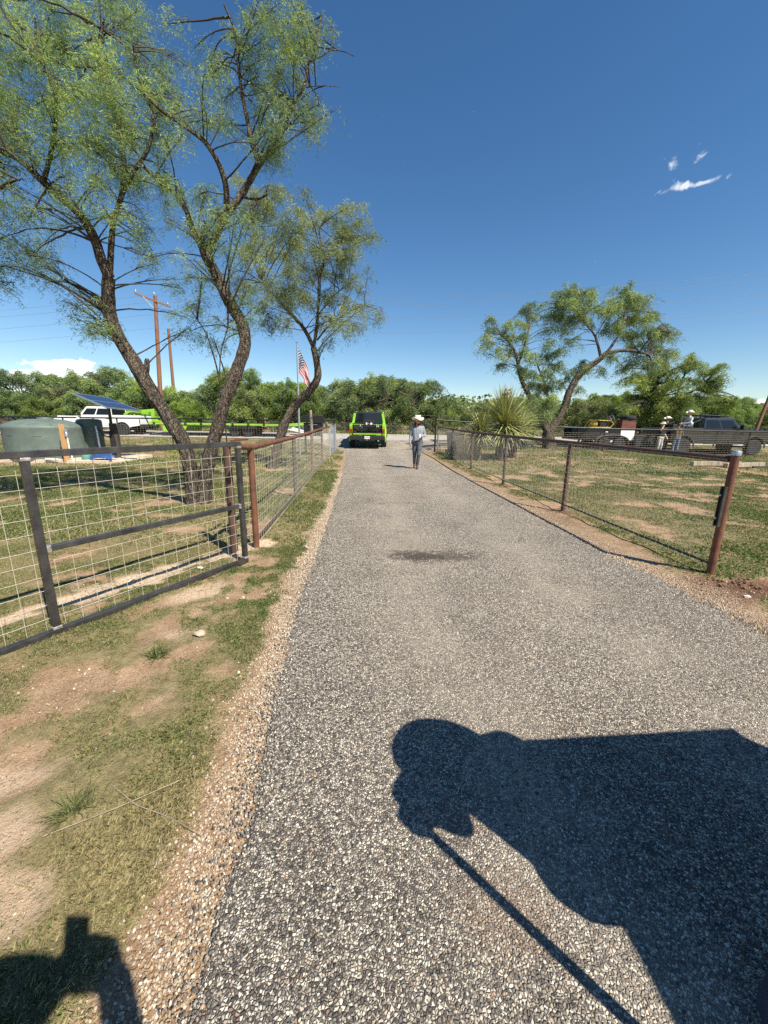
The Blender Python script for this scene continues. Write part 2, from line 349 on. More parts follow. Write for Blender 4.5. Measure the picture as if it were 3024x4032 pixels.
# ---- gravel drive
def chip_material(name, scale, far=False):
    m = bpy.data.materials.new(name); m.use_nodes = True; t = NT(m.node_tree)
    v = t.n('ShaderNodeTexCoord').outputs['Object']
    wv = t.vm('ADD', v, t.vm('SCALE', t.n('ShaderNodeTexNoise', {'Vector': v, 'Scale': scale * .8, 'Detail': 1.0}).outputs['Color']))
    t.t.nodes[wv.node.name].inputs[1].links[0].from_node.inputs['Scale'].default_value = 0.009 * 70 / scale
    vo = t.n('ShaderNodeTexVoronoi', {'Vector': wv, 'Scale': scale, 'Randomness': 1.0}, feature='F1')
    ve = t.n('ShaderNodeTexVoronoi', {'Vector': wv, 'Scale': scale, 'Randomness': 1.0}, feature='DISTANCE_TO_EDGE')
    sc = t.n('ShaderNodeSeparateColor', {0: vo.outputs['Color']})
    nl = t.noise(v, 1.1, 5, .65); nb = t.noise(v, 0.33, 4, .6)
    rnd = t.m('ADD', sc.outputs[0], t.m('MULTIPLY', t.m('SUBTRACT', nl, .5), 0.5))
    c = t.ramp(rnd, [(0.0, (0.065, 0.059, 0.054)), (0.26, (0.145, 0.130, 0.115)), (0.5, (0.29, 0.258, 0.215)), (0.72, (0.47, 0.415, 0.335)), (0.93, (0.70, 0.63, 0.51))])
    c = t.mix(t.m('MULTIPLY', t.sstep(sc.outputs[1], .9, .94), .6), c, (0.30, 0.19, 0.13))
    dust = t.m('MULTIPLY', t.sstep(nb, 0.40, 0.66), 0.30)
    c = t.mix(dust, c, (0.46, 0.37, 0.28))
    gap = t.sstep(ve.outputs['Distance'], 0.01, 0.10)
    c = t.mix(gap, (0.045, 0.039, 0.034), c)
    # oil-wet stain in the middle of the drive and a dusty tan one near the walker's end
    sp = t.n('ShaderNodeSeparateXYZ', {0: v})
    def ell(cx, cy, rx, ry):
        dx = t.m('DIVIDE', t.m('SUBTRACT', sp.outputs[0], cx), rx); dy = t.m('DIVIDE', t.m('SUBTRACT', sp.outputs[1], cy), ry)
        d = t.m('SQRT', t.m('ADD', t.m('MULTIPLY', dx, dx), t.m('MULTIPLY', dy, dy)))
        return t.sstep(t.m('ADD', d, t.m('MULTIPLY', t.m('SUBTRACT', t.noise(v, 11, 5, .75), .5), 2.4)), 1.15, 0.35)
    lane = t.m('MULTIPLY', t.attr('lane'), t.sstep(t.noise(v, 2.3, 4, .6), .3, .6))
    c = t.mix(t.m('MULTIPLY', lane, .42), c, (0.46, 0.395, 0.32))
    stain = t.m('MAXIMUM', ell(0.42, 4.32, 0.46, 0.24), t.m('MULTIPLY', ell(0.78, 4.34, 0.5, 0.20), .7))
    stain = t.m('MAXIMUM', stain, t.m('MULTIPLY', ell(0.15, 7.4, 1.0, 0.16), .22))
    c = t.mix(t.m('MULTIPLY', stain, .80), c, (0.035, 0.025, 0.020))
    tan = t.m('MAXIMUM', ell(0.42, 0.92, 0.20, 0.13), t.m('MULTIPLY', ell(0.30, 1.22, 0.16, 0.10), .8))
    c = t.mix(t.m('MULTIPLY', tan, .42), c, (0.26, 0.17, 0.11))
    h = t.m('ADD', t.m('MULTIPLY', t.sstep(ve.outputs['Distance'], 0.0, 0.30), 1.0), t.m('MULTIPLY', sc.outputs[2], 0.7))
    bp = t.n('ShaderNodeBump', {'Strength': 0.9, 'Distance': 0.008 * 70 / scale, 'Height': h})
    p = t.n('ShaderNodeBsdfPrincipled', {'Base Color': c, 'Roughness': 0.8, 'Specular IOR Level': 0.25, 'Normal': bp.outputs[0]})
    t.n('ShaderNodeOutputMaterial', {'Surface': p.outputs[0]})
    return m
M['chips'] = chip_material('chip_gravel', 108.0)
ys = np.r_[np.arange(-6, 12, 0.06), np.arange(12, 26.95, 0.12)]; us = np.linspace(0, 1, 61)
jl = 0.07 * (fbm(ys * 2.2, ys * 0 + 3.3) - .5) * 2 + 0.05 * (fbm(ys * 9, ys * 0 + 1.3) - .5) * 2; jr = 0.14 * (fbm(ys * 1.4, ys * 0 + 8.3) - .5) * 2 + 0.05 * (fbm(ys * 9, ys * 0 + 6.3) - .5) * 2
xl, xr = drvL(ys) + jl, drvR(ys) + jr
DX = xl[:, None] + (xr - xl)[:, None] * us[None]; DY = np.repeat(ys[:, None], 61, 1)
edge = np.minimum(us, 1 - us)[None] * (xr - xl)[:, None]
DZ = hz(DX, DY) + 0.018 * sm(edge, 0, 0.12) - 0.022 * (1 - sm(edge, 0, 0.06)) + 0.018 * (fbm(DX * .8, DY * .5, 6) - .5) * sm(edge, .1, .6) * (DY < 20)
def drive_z(x, y): return hz(x, y) + 0.018 + 0.018 * (fbm(x * .8, y * .5, 6) - .5)
I = np.arange(DX.size).reshape(DX.shape)
DF = np.stack([I[:-1, :-1].ravel(), I[:-1, 1:].ravel(), I[1:, 1:].ravel(), I[1:, :-1].ravel()], 1)
drive = tag(mesh_np('gravel_driveway', np.c_[DX.ravel(), DY.ravel(), DZ.ravel()], DF, M['chips'], smooth=True, attrs={'lane': (np.exp(-((us - .30) / .10) ** 2) + np.exp(-((us - .68) / .10) ** 2))[None].repeat(len(ys), 0).ravel()}), 'grey chip gravel driveway running out to the road', None, kind='structure')
# ---- county road
M['road'] = mat('pale_worn_road', (0.36, 0.33, 0.295), 0.9, 0, 0.2, 2.0, 0.4, 60, spec=.2)
rx_ = np.r_[np.linspace(-400, -40, 30), np.linspace(-38, 38, 60), np.linspace(40, 400, 30)]; ry_ = np.linspace(26.75, 33.6, 9)
RX, RY = np.meshgrid(rx_, ry_); RZ = hz(RX, RY) + 0.02 + 0.03 * np.cos((RY - 30.2) / 3.4 * 1.57)
I = np.arange(RX.size).reshape(RX.shape)
road = tag(mesh_np('road', np.c_[RX.ravel(), RY.ravel(), RZ.ravel()], np.stack([I[:-1, :-1].ravel(), I[:-1, 1:].ravel(), I[1:, 1:].ravel(), I[1:, :-1].ravel()], 1), M['road'], smooth=True), 'pale county road crossing behind the front fence', None, kind='structure')

# ---- loose chips lying on the drive, shoulder pebbles, white caliche lumps
def stones(name, P, size, flat, colour, mat_, label, cat=None, sides=5):
    n = len(P); a0 = rng.random(n) * 6.28; k = sides
    ang = a0[:, None] + np.arange(k)[None] * 2 * np.pi / k + rng.uniform(-.3, .3, (n, k))
    rr = size[:, None] * rng.uniform(.75, 1.2, (n, k)); el_ = rng.uniform(.6, 1.0, n)[:, None]
    ca, sa = np.cos(a0)[:, None], np.sin(a0)[:, None]
    ux, uy = rr * np.cos(ang), rr * np.sin(ang) * el_
    bx, by = ux * ca - uy * sa, ux * sa + uy * ca
    hgt = size * flat * rng.uniform(.6, 1.3, n); tx, ty = rng.uniform(-.45, .45, n), rng.uniform(-.45, .45, n)
    V = np.zeros((n, 2 * k, 3))
    V[:, :k, 0] = P[:, 0:1] + bx; V[:, :k, 1] = P[:, 1:2] + by; V[:, :k, 2] = P[:, 2:3] - 0.25 * size[:, None]
    q = rng.uniform(.5, .8, (n, k)); V[:, k:, 0] = P[:, 0:1] + bx * q; V[:, k:, 1] = P[:, 1:2] + by * q
    V[:, k:, 2] = P[:, 2:3] + hgt[:, None] + tx[:, None] * bx * q + ty[:, None] * by * q
    base = np.arange(n)[:, None] * 2 * k; F = []
    for i in range(k):
        j = (i + 1) % k; F += [np.stack([base[:, 0] + i, base[:, 0] + j, base[:, 0] + k + j], 1), np.stack([base[:, 0] + i, base[:, 0] + k + j, base[:, 0] + k + i], 1)]
    for i in range(1, k - 1): F.append(np.stack([base[:, 0] + k, base[:, 0] + k + i, base[:, 0] + k + i + 1], 1))
    o = mesh_np(name, V.reshape(-1, 3), np.concatenate(F), mat_, attrs={'col': np.repeat(colour, 2 * k, 0)})
    return tag(o, label, cat, kind='stuff')
m = bpy.data.materials.new('loose_stone'); m.use_nodes = True; t = NT(m.node_tree); M['stone'] = m
v = t.n('ShaderNodeTexCoord').outputs['Object']
c = t.mix(t.m('MULTIPLY', t.noise(v, 160, 3, .6), .5), t.attr('col', 0), (0.10, 0.09, 0.08))
t.n('ShaderNodeOutputMaterial', {'Surface': t.n('ShaderNodeBsdfPrincipled', {'Base Color': c, 'Roughness': .8, 'Specular IOR Level': .25}).outputs[0]})
def chip_cols(n, warm=False):
    if warm: base = np.array([(0.44, 0.33, 0.22), (0.56, 0.46, 0.34), (0.33, 0.22, 0.14), (0.66, 0.59, 0.48), (0.20, 0.18, 0.17)]); pr = [.34, .28, .22, .12, .04]
    else: base = np.array([(0.062, 0.056, 0.053), (0.13, 0.117, 0.107), (0.25, 0.223, 0.193), (0.44, 0.395, 0.33), (0.68, 0.62, 0.51), (0.38, 0.27, 0.18)]); pr = [.17, .25, .24, .17, .13, .04]
    return base[rng.choice(len(base), n, p=pr)] * rng.uniform(.8, 1.2, (n, 1))
# three rings of falling density, nearest first
CH = []
for y0, y1, dens, s0, s1 in ((0.3, 2.2, 6800, .0032, .0066), (2.2, 4.2, 2500, .004, .0072), (4.2, 8.0, 500, .005, .008)):
    n = int(dens * (y1 - y0) * 4.2); yy = rng.uniform(y0, y1, n); xx = rng.uniform(-1.3, 3.3, n)
    k = in_drive(xx, yy) < rng.exponential(.045, n) - .02; k &= np.abs(xx) < yy * 1.25 + .35
    xx, yy = xx[k], yy[k]; CH.append(np.c_[xx, yy, drive_z(xx, yy) - .002, rng.uniform(s0, s1, len(xx))])
CH = np.concatenate(CH)
stones('loose_gravel_chips', CH[:, :3], CH[:, 3], .75, chip_cols(len(CH)), M['stone'], 'small grey and cream stone chips lying loose on the driveway')
n = 46000; yy = rng.uniform(.4, 12, n) ** 1.0; side = rng.random(n) < .6
dd = rng.gamma(1.6, .075, n) - .05
xx = np.where(side, drvL(yy) - dd, drvR(yy) + dd * 1.5); k = rng.random(n) < np.clip(2.6 / yy, 0.05, 1) * np.where(side, 1, .8); xx, yy = xx[k], yy[k]
SP = np.c_[xx, yy, hz(xx, yy) + .004]
stones('shoulder_pebbles', SP, rng.uniform(.0025, .0072, len(SP)) * np.clip(yy / 3, 1, 1.4), .7, chip_cols(len(SP), True), M['stone'], 'tan and cream pebbles spilled along the edges of the driveway')
n = 260000; xx = rng.uniform(-4.5, 4.8, n); yy = rng.uniform(.6, 7.5, n); b_ = bare(xx, yy); k = (rng.random(n) < np.maximum(b_['w'] * .16 + .09 * ((xx < -.7) & (yy < 4)) * sm(fbm(xx * 2.2, yy * 2.2, 51), .38, .62), np.maximum(b_['r'] * .03, b_['b'] * .08))) & (in_drive(xx, yy) > .05)
xx, yy = xx[k], yy[k]; CP = np.c_[xx, yy, hz(xx, yy) + .01]
stones('caliche_lumps', CP, np.minimum(rng.gamma(1.2, .0022, len(CP)) + .0018, .018), .7, chip_cols(len(CP), True), M['stone'], 'whitish limestone lumps strewn over the bare soil by the gate')

# ---- grass
m = bpy.data.materials.new('dry_summer_grass'); m.use_nodes = True; t = NT(m.node_tree); M['grass'] = m
c = t.attr('col', 0)
d = t.n('ShaderNodeBsdfDiffuse', {'Color': c}); tr = t.n('ShaderNodeBsdfTranslucent', {'Color': c})
t.n('ShaderNodeOutputMaterial', {'Surface': t.n('ShaderNodeMixShader', {0: .3, 1: d.outputs[0], 2: tr.outputs[0]}).outputs[0]})
def blades(name, n, x0, x1, y0, y1, hmin, hmax, wid, label, keep=None, lie=1.0):
    xx = rng.uniform(x0, x1, n); yy = y0 + (y1 - y0) * rng.random(n)
    g = grass_density(xx, yy); k = rng.random(n) < g ** 1.1
    if keep is not None: k &= keep(xx, yy)
    xx, yy, g = xx[k], yy[k], g[k]; n = len(xx)
    L = rng.uniform(hmin, hmax, n) * (.55 + .6 * fbm(xx * 4, yy * 4, 12)) * (.6 + .5 * g); a = rng.random(n) * 6.283; lean = rng.uniform(.1, 1.35, n) * lie
    dx, dy = np.cos(a), np.sin(a); w_ = wid * rng.uniform(.6, 1.3, n)
    z = hz(xx, yy) + 0.025 * g - .01
    V = np.zeros((n, 4, 3)); px, py = -dy * w_, dx * w_
    V[:, 0] = np.c_[xx - px, yy - py, z]; V[:, 1] = np.c_[xx + px, yy + py, z]
    h1 = L * .6; V[:, 2] = np.c_[xx + dx * h1 * np.sin(lean * .6) + px * .6, yy + dy * h1 * np.sin(lean * .6) + py * .6, z + h1 * np.cos(lean * .6)]
    V[:, 3] = np.c_[xx + dx * L * np.sin(lean), yy + dy * L * np.sin(lean), z + np.maximum(L * np.cos(lean), h1 * np.cos(lean * .6) * .7)]
    b = np.arange(n) * 4; F = np.concatenate([np.c_[b, b + 1, b + 2], np.c_[b, b + 2, b + 3]])
    dry = sm(fbm(xx * .9, yy * .9, 20, 4) + rng.normal(0, .13, n), .45, .70)[:, None]
    green = np.array([0.155, 0.185, 0.068]) * rng.uniform(.4, 1.75, (n, 1)); straw = np.array([0.46, 0.38, 0.21]) * rng.uniform(.7, 1.2, (n, 1))
    lush = sm(fbm(xx * .35, yy * .35, 30, 2) + .25 * (xx > 3.2), .45, .75)[:, None]
    green = green * (1 - .25 * lush) + np.array([0.0, .03, 0.0]) * lush
    c = green * (1 - dry * .75) + straw * dry * .75
    return tag(mesh_np(name, V.reshape(-1, 4 * 3).reshape(-1, 3), F, M['grass'], attrs={'col': np.repeat(c, 4, 0)}), label, None, kind='stuff')
def litter(n, x0, x1, y0, y1):
    xx = rng.uniform(x0, x1, n); yy = rng.uniform(y0, y1, n); k = ((in_drive(xx, yy) > .08) | (rng.random(n) < .02)) & (np.abs(xx) < yy * 1.12 + .6) & (rng.random(n) < .25 + .75 * sm(fbm(xx * 3, yy * 3, 61), .4, .6)); xx, yy = xx[k], yy[k]; n = len(xx)
    a = rng.random(n) * 6.283; L = rng.gamma(2, .008, n) + .006; w_ = rng.uniform(.0006, .0013, n); z = hz(xx, yy) + rng.uniform(.004, .022, n); dx, dy = np.cos(a), np.sin(a); tz = rng.uniform(-.2, .35, n) * L
    V = np.stack([np.c_[xx - dy * w_, yy + dx * w_, z], np.c_[xx + dy * w_, yy - dx * w_, z], np.c_[xx + dx * L, yy + dy * L, z + tz]], 1).reshape(-1, 3)
    c = np.array([(.46, .36, .20), (.30, .21, .12), (.55, .47, .30), (.15, .15, .06)])[rng.choice(4, n, p=[.4, .25, .15, .2])] * rng.uniform(.7, 1.2, (n, 1))
    tag(mesh_np('dry_litter', V, np.arange(3 * n).reshape(-1, 3), M['grass'], attrs={'col': np.repeat(c, 3, 0)}), 'dead straw and leaf litter scattered over the bare soil', None, kind='stuff')
litter(100000, -4.6, 1.2, .4, 4.6)
litter(30000, 2.4, 6, 2.4, 7)
vis = lambda x, y: np.abs(x) < y * 1.12 + .6
blades('grass', 560000, -4.6, -.55, .3, 4.6, .010, .034, .0010, 'short patchy grass between the gate and the driveway', vis)
blades('grass', 330000, -12, -1.0, 4.6, 12.5, .02, .06, .004, 'thin shaded lawn behind the wire gate', vis)
blades('grass', 330000, 2.5, 13, 2.4, 13, .02, .06, .0035, 'green and straw coloured lawn behind the pipe fence', vis)
blades('grass', 260000, -26, 24, 12.5, 26.5, .04, .10, .010, 'far lawn before the front fence', vis)
blades('grass', 90000, -46, 46, 33.9, 40, .12, .40, .03, 'tall verge grass beyond the road', vis, .6)
# ------------------------------------------------------------------ trees
A_STEMS=[([(-3.6,7.1,-0.01),(-3.58,7.08,0.61),(-3.64,7.06,1.11),(-3.76,7.03,1.4),(-4.05,7.01,1.91),(-4.26,6.99,2.37),(-4.49,6.97,2.8),(-4.59,6.94,3.16),(-4.57,6.92,3.5),(-4.5,6.9,3.77)],0.19,0.14),([(-3.43,7.15,0.03),(-3.3,7.15,0.69),(-3.14,7.16,1.2),(-2.89,7.16,1.86),(-2.65,7.17,2.37),(-2.47,7.17,2.83),(-2.5,7.18,3.17),(-2.66,7.18,3.46),(-2.86,7.19,3.88),(-3.0,7.19,4.16),(-3.11,7.2,4.43),(-3.21,7.2,4.57)],0.185,0.11),([(-4.5,6.9,3.77),(-4.55,6.83,4.04),(-4.56,6.77,4.24),(-4.59,6.7,4.4),(-4.69,6.63,4.58),(-4.85,6.57,4.73),(-5.01,6.5,4.87),(-5.15,6.43,5.03),(-5.33,6.37,5.13),(-5.59,6.3,5.14)],0.125,0.04),([(-4.5,6.9,3.77),(-4.41,6.9,4.17),(-4.32,6.9,4.55),(-4.14,6.9,4.93),(-4.04,6.9,5.36),(-4.08,6.9,5.77),(-4.15,6.9,6.22),(-4.22,6.9,6.66),(-4.09,6.9,7.09)],0.075,0.02),([(-4.14,6.9,4.93),(-3.87,6.84,5.21),(-3.59,6.78,5.47),(-3.44,6.72,5.84),(-3.56,6.66,6.23),(-3.54,6.6,6.55)],0.05,0.015),([(-5.01,6.5,4.87),(-4.8,6.44,5.2),(-4.62,6.38,5.55),(-4.52,6.32,5.87),(-4.62,6.26,6.18),(-4.56,6.2,6.52)],0.05,0.015),([(-3.21,7.2,4.57),(-3.24,7.05,4.83),(-3.33,6.9,4.97),(-3.49,6.75,5.05),(-3.59,6.6,5.14)],0.07,0.02),([(-2.99,7.2,4.27),(-2.82,7.22,4.58),(-2.65,7.24,4.86),(-2.42,7.26,5.1),(-2.26,7.28,5.34),(-2.1,7.3,5.58)],0.1,0.07),([(-2.1,7.3,5.58),(-2.19,7.28,5.85),(-2.24,7.27,6.14),(-2.3,7.25,6.49),(-2.32,7.23,6.82),(-2.34,7.22,7.2),(-2.47,7.2,7.51)],0.06,0.02),([(-2.1,7.3,5.58),(-1.87,7.31,5.81),(-1.7,7.33,6.04),(-1.57,7.34,6.35),(-1.37,7.36,6.63),(-1.27,7.37,6.97),(-1.14,7.39,7.27),(-1.06,7.4,7.59)],0.055,0.015),([(-1.27,7.4,6.99),(-1.08,7.45,7.11),(-0.94,7.5,7.22),(-0.73,7.55,7.24),(-0.59,7.6,7.22)],0.02,0.006),([(-1.38,7.4,6.66),(-1.13,7.45,6.73),(-0.8,7.5,6.75)],0.012,0.005),([(-2.63,7.2,4.91),(-2.58,7.08,5.17),(-2.64,6.97,5.42),(-2.78,6.85,5.61),(-2.99,6.73,5.71),(-3.28,6.62,5.85),(-3.46,6.5,5.99)],0.075,0.02),([(-2.93,7.17,1.78),(-2.89,7.0,2.24),(-2.91,6.9,2.6),(-2.97,6.8,2.94),(-3.07,6.75,3.13)],0.030,0.01),([(-2.89,7.0,2.24),(-2.82,7.0,2.69),(-2.65,6.95,3.11),(-2.64,6.9,3.38)],0.02,0.008)]
A_STUBS=[([(-4.19,7.0,2.18),(-4.1,6.97,2.44),(-4.07,6.95,2.55)],0.075,0.055),([(-4.59,6.95,3.16),(-4.69,6.93,3.3),(-4.72,6.9,3.49)],0.08,0.06),([(-4.51,7.0,2.77),(-4.63,6.95,2.93),(-4.68,6.9,2.96)],0.06,0.04),([(-2.41,7.25,5.1),(-2.13,7.18,5.03),(-1.94,7.1,5.06)],0.035,0.02),([(-1.69,7.3,6.02),(-1.59,7.3,6.12),(-1.54,7.3,6.19)],0.018,0.01)]
A_CLUMPS=[(-5.56,7.12,7.2,0.79),(-5.18,7.34,7.46,0.8),(-4.69,7.43,7.51,0.85),(-4.27,7.7,7.67,0.74),(-5.71,7.33,6.91,0.8),(-5.36,7.66,7.19,0.87),(-3.77,6.05,5.99,0.67),(-3.72,6.84,6.57,0.69),(-3.8,7.7,7.33,0.53),(-3.41,7.17,6.53,0.41),(-6.07,7.62,6.6,0.75),(-4.51,6.2,5.67,0.65),(-4.43,6.84,6.1,0.8),(-3.7,6.44,5.81,0.69),(-3.55,6.98,6.17,0.62),(-3.2,7.03,6.16,0.36),(-4.78,6.02,5.17,0.49),(-4.66,6.39,5.34,0.55),(-4.22,6.5,5.41,0.64),(-4.38,7.65,6.1,0.68),(-3.74,7.38,5.95,0.59),(-2.83,6.29,5.35,0.34),(-5.28,7.43,5.48,0.51),(-4.02,6.25,4.86,0.51),(-4.07,7.11,5.26,0.57),(-3.18,6.23,4.83,0.4),(-4.99,6.0,4.47,0.29),(-5.69,7.57,5.11,0.46),(-4.29,6.38,4.56,0.42),(-3.88,6.39,4.45,0.37),(-6.72,7.77,4.69,0.61),(-6.25,7.57,4.26,0.58),(-5.73,6.52,3.88,0.41),(-5.79,7.73,3.87,0.4),(-4.99,6.97,3.44,0.38),(-5.38,7.22,3.21,0.33),(-4.47,6.37,2.95,0.23),(-4.35,7.69,4.76,0.38),(-3.87,7.24,4.17,0.25),(-3.66,7.74,5.36,0.43),(-3.24,7.61,5.3,0.5),(-2.53,6.54,4.57,0.37),(-3.08,6.65,4.46,0.38),(-2.53,6.3,4.17,0.33),(-2.2,6.26,4.36,0.31),(-2.75,6.12,3.77,0.24),(-2.01,7.02,7.32,0.48),(-1.81,7.44,7.61,0.5),(-1.29,6.6,6.96,0.44),(-1.2,7.55,7.56,0.33),(-1.94,7.07,6.99,0.47),(-1.59,7.03,6.96,0.46),(-1.42,7.75,7.45,0.45),(-2.13,7.27,6.8,0.42),(-1.68,7.04,6.64,0.46),(-1.46,7.27,6.69,0.41),(-1.94,7.59,6.69,0.43),(-1.48,6.68,5.97,0.37),(-1.53,7.97,6.89,0.42),(-1.01,6.63,5.95,0.24),(-1.21,7.65,6.37,0.23),(-2.97,7.78,7.03,0.43),(-2.65,6.63,5.98,0.38),(-2.78,7.7,6.64,0.4),(-2.65,7.11,6.04,0.3),(-2.09,7.41,6.3,0.37),(-1.68,6.61,5.57,0.27),(-1.5,6.67,5.52,0.25),(-1.95,6.85,5.65,0.28),(-2.89,7.94,7.46,0.31),(-3.06,6.88,3.51,0.36),(-3.57,7.66,3.34,0.36),(-3.46,7.9,3.0,0.34),(-3.07,7.92,4.12,0.43),(-2.53,7.08,3.58,0.37),(-2.72,7.1,3.22,0.25),(-2.36,7.33,3.28,0.22),(-3.6,7.69,4.04,0.32),(-1.98,6.75,4.58,0.32),(-1.88,7.65,5.94,0.26)]
B_STEMS=[([(-3.77,12.87,-0.04),(-3.55,12.87,0.73),(-3.21,12.88,1.62),(-2.81,12.88,2.17),(-2.4,12.89,2.57),(-2.18,12.89,2.93),(-2.2,12.9,3.41),(-2.29,12.9,3.82)],0.23,0.14),([(-2.29,12.9,3.82),(-2.5,12.76,4.26),(-2.74,12.62,4.55),(-3.04,12.48,4.83),(-3.33,12.34,5.16),(-3.6,12.2,5.47)],0.1,0.04),([(-3.6,12.2,5.47),(-3.85,12.25,6.02),(-4.03,12.3,6.61),(-3.68,12.35,7.32),(-3.34,12.4,7.9)],0.04,0.015),([(-2.29,12.9,3.82),(-2.18,12.9,4.36),(-2.1,12.9,5.15),(-2.06,12.9,5.78),(-1.91,12.9,6.28),(-2.03,12.9,7.01),(-1.82,12.9,7.37)],0.09,0.02),([(-1.91,12.9,6.28),(-1.5,13.0,6.7),(-1.09,13.1,7.17),(-0.75,13.2,7.46)],0.04,0.012),([(-2.17,12.9,4.03),(-1.82,13.0,4.46),(-1.32,13.1,4.82),(-0.82,13.2,5.12),(-0.31,13.3,5.04)],0.045,0.012),([(-2.11,12.9,4.76),(-1.66,13.0,5.31),(-1.17,13.1,5.73),(-0.89,13.2,6.09)],0.04,0.012)]
B_CLUMPS=[(-4.17,13.59,8.14,0.81),(-3.57,13.78,8.49,0.72),(-2.53,11.31,7.05,0.53),(-4.13,14.04,7.73,0.91),(-2.77,11.47,6.61,0.59),(-3.89,12.22,6.24,0.7),(-3.46,13.03,6.56,0.79),(-2.95,13.95,7.06,0.73),(-2.43,12.22,6.94,0.5),(-2.19,13.97,7.98,0.57),(-1.54,12.84,7.35,0.65),(-1.14,12.14,6.81,0.52),(-0.69,12.15,6.93,0.55),(-0.48,11.73,6.43,0.29),(-1.93,11.43,6.18,0.57),(-1.34,11.65,6.27,0.52),(-1.04,13.27,6.62,0.59),(-2.26,14.19,6.48,0.78),(-2.49,11.68,5.49,0.65),(-3.16,11.35,5.25,0.64),(-4.58,14.16,5.89,0.74),(-1.42,12.8,5.88,0.62),(-0.91,12.42,5.64,0.51),(-2.96,11.91,4.98,0.58),(-3.95,12.98,4.88,0.58),(-2.79,13.68,5.49,0.63),(-1.88,12.57,5.18,0.63),(-1.18,12.47,5.16,0.57),(-0.58,11.37,4.62,0.43),(-0.25,13.95,5.05,0.36),(-1.26,11.3,4.25,0.48),(-0.93,12.68,4.46,0.42),(-2.07,13.72,4.68,0.46),(-1.5,11.59,3.84,0.25),(-3.5,13.39,4.73,0.49),(-5.14,14.05,6.12,0.36)]
C_STEMS=[([(8.86,21.0,0.29),(8.75,21.0,0.82),(8.68,21.0,1.21)],0.42,0.36),([(8.68,21.0,1.16),(8.36,21.0,1.68),(8.16,21.0,2.15),(7.6,21.0,2.89),(7.04,21.0,3.79),(6.78,21.0,4.51)],0.24,0.1),([(8.76,21.0,1.16),(9.14,20.94,1.88),(9.37,20.89,2.54),(9.46,20.83,3.18),(9.77,20.77,3.9),(10.15,20.71,4.39),(10.67,20.66,4.78),(11.0,20.6,5.12)],0.25,0.15),([(6.78,21.0,4.51),(6.56,20.95,5.12),(6.23,20.9,5.54),(5.67,20.85,5.95),(5.15,20.8,5.98)],0.09,0.03),([(6.78,21.0,4.51),(7.0,21.07,5.41),(7.21,21.13,6.38),(7.16,21.2,7.08)],0.08,0.02),([(11.0,20.6,5.12),(11.87,20.55,5.26),(12.58,20.5,5.17),(13.13,20.45,4.96),(13.11,20.4,4.35)],0.12,0.03),([(10.81,20.7,4.92),(10.63,20.77,5.49),(10.41,20.85,6.02),(9.86,20.93,6.62),(9.16,21.0,7.39)],0.1,0.02),([(11.0,20.6,5.12),(11.44,20.73,5.76),(11.78,20.87,6.47),(11.88,21.0,7.51)],0.09,0.02),([(12.52,20.4,5.16),(12.84,20.33,5.7),(13.26,20.27,6.11),(13.77,20.2,6.02)],0.05,0.02),([(8.68,21.0,1.16),(8.71,21.15,2.16),(8.57,21.3,3.11),(8.23,21.45,4.04),(7.81,21.6,4.97)],0.14,0.03)]
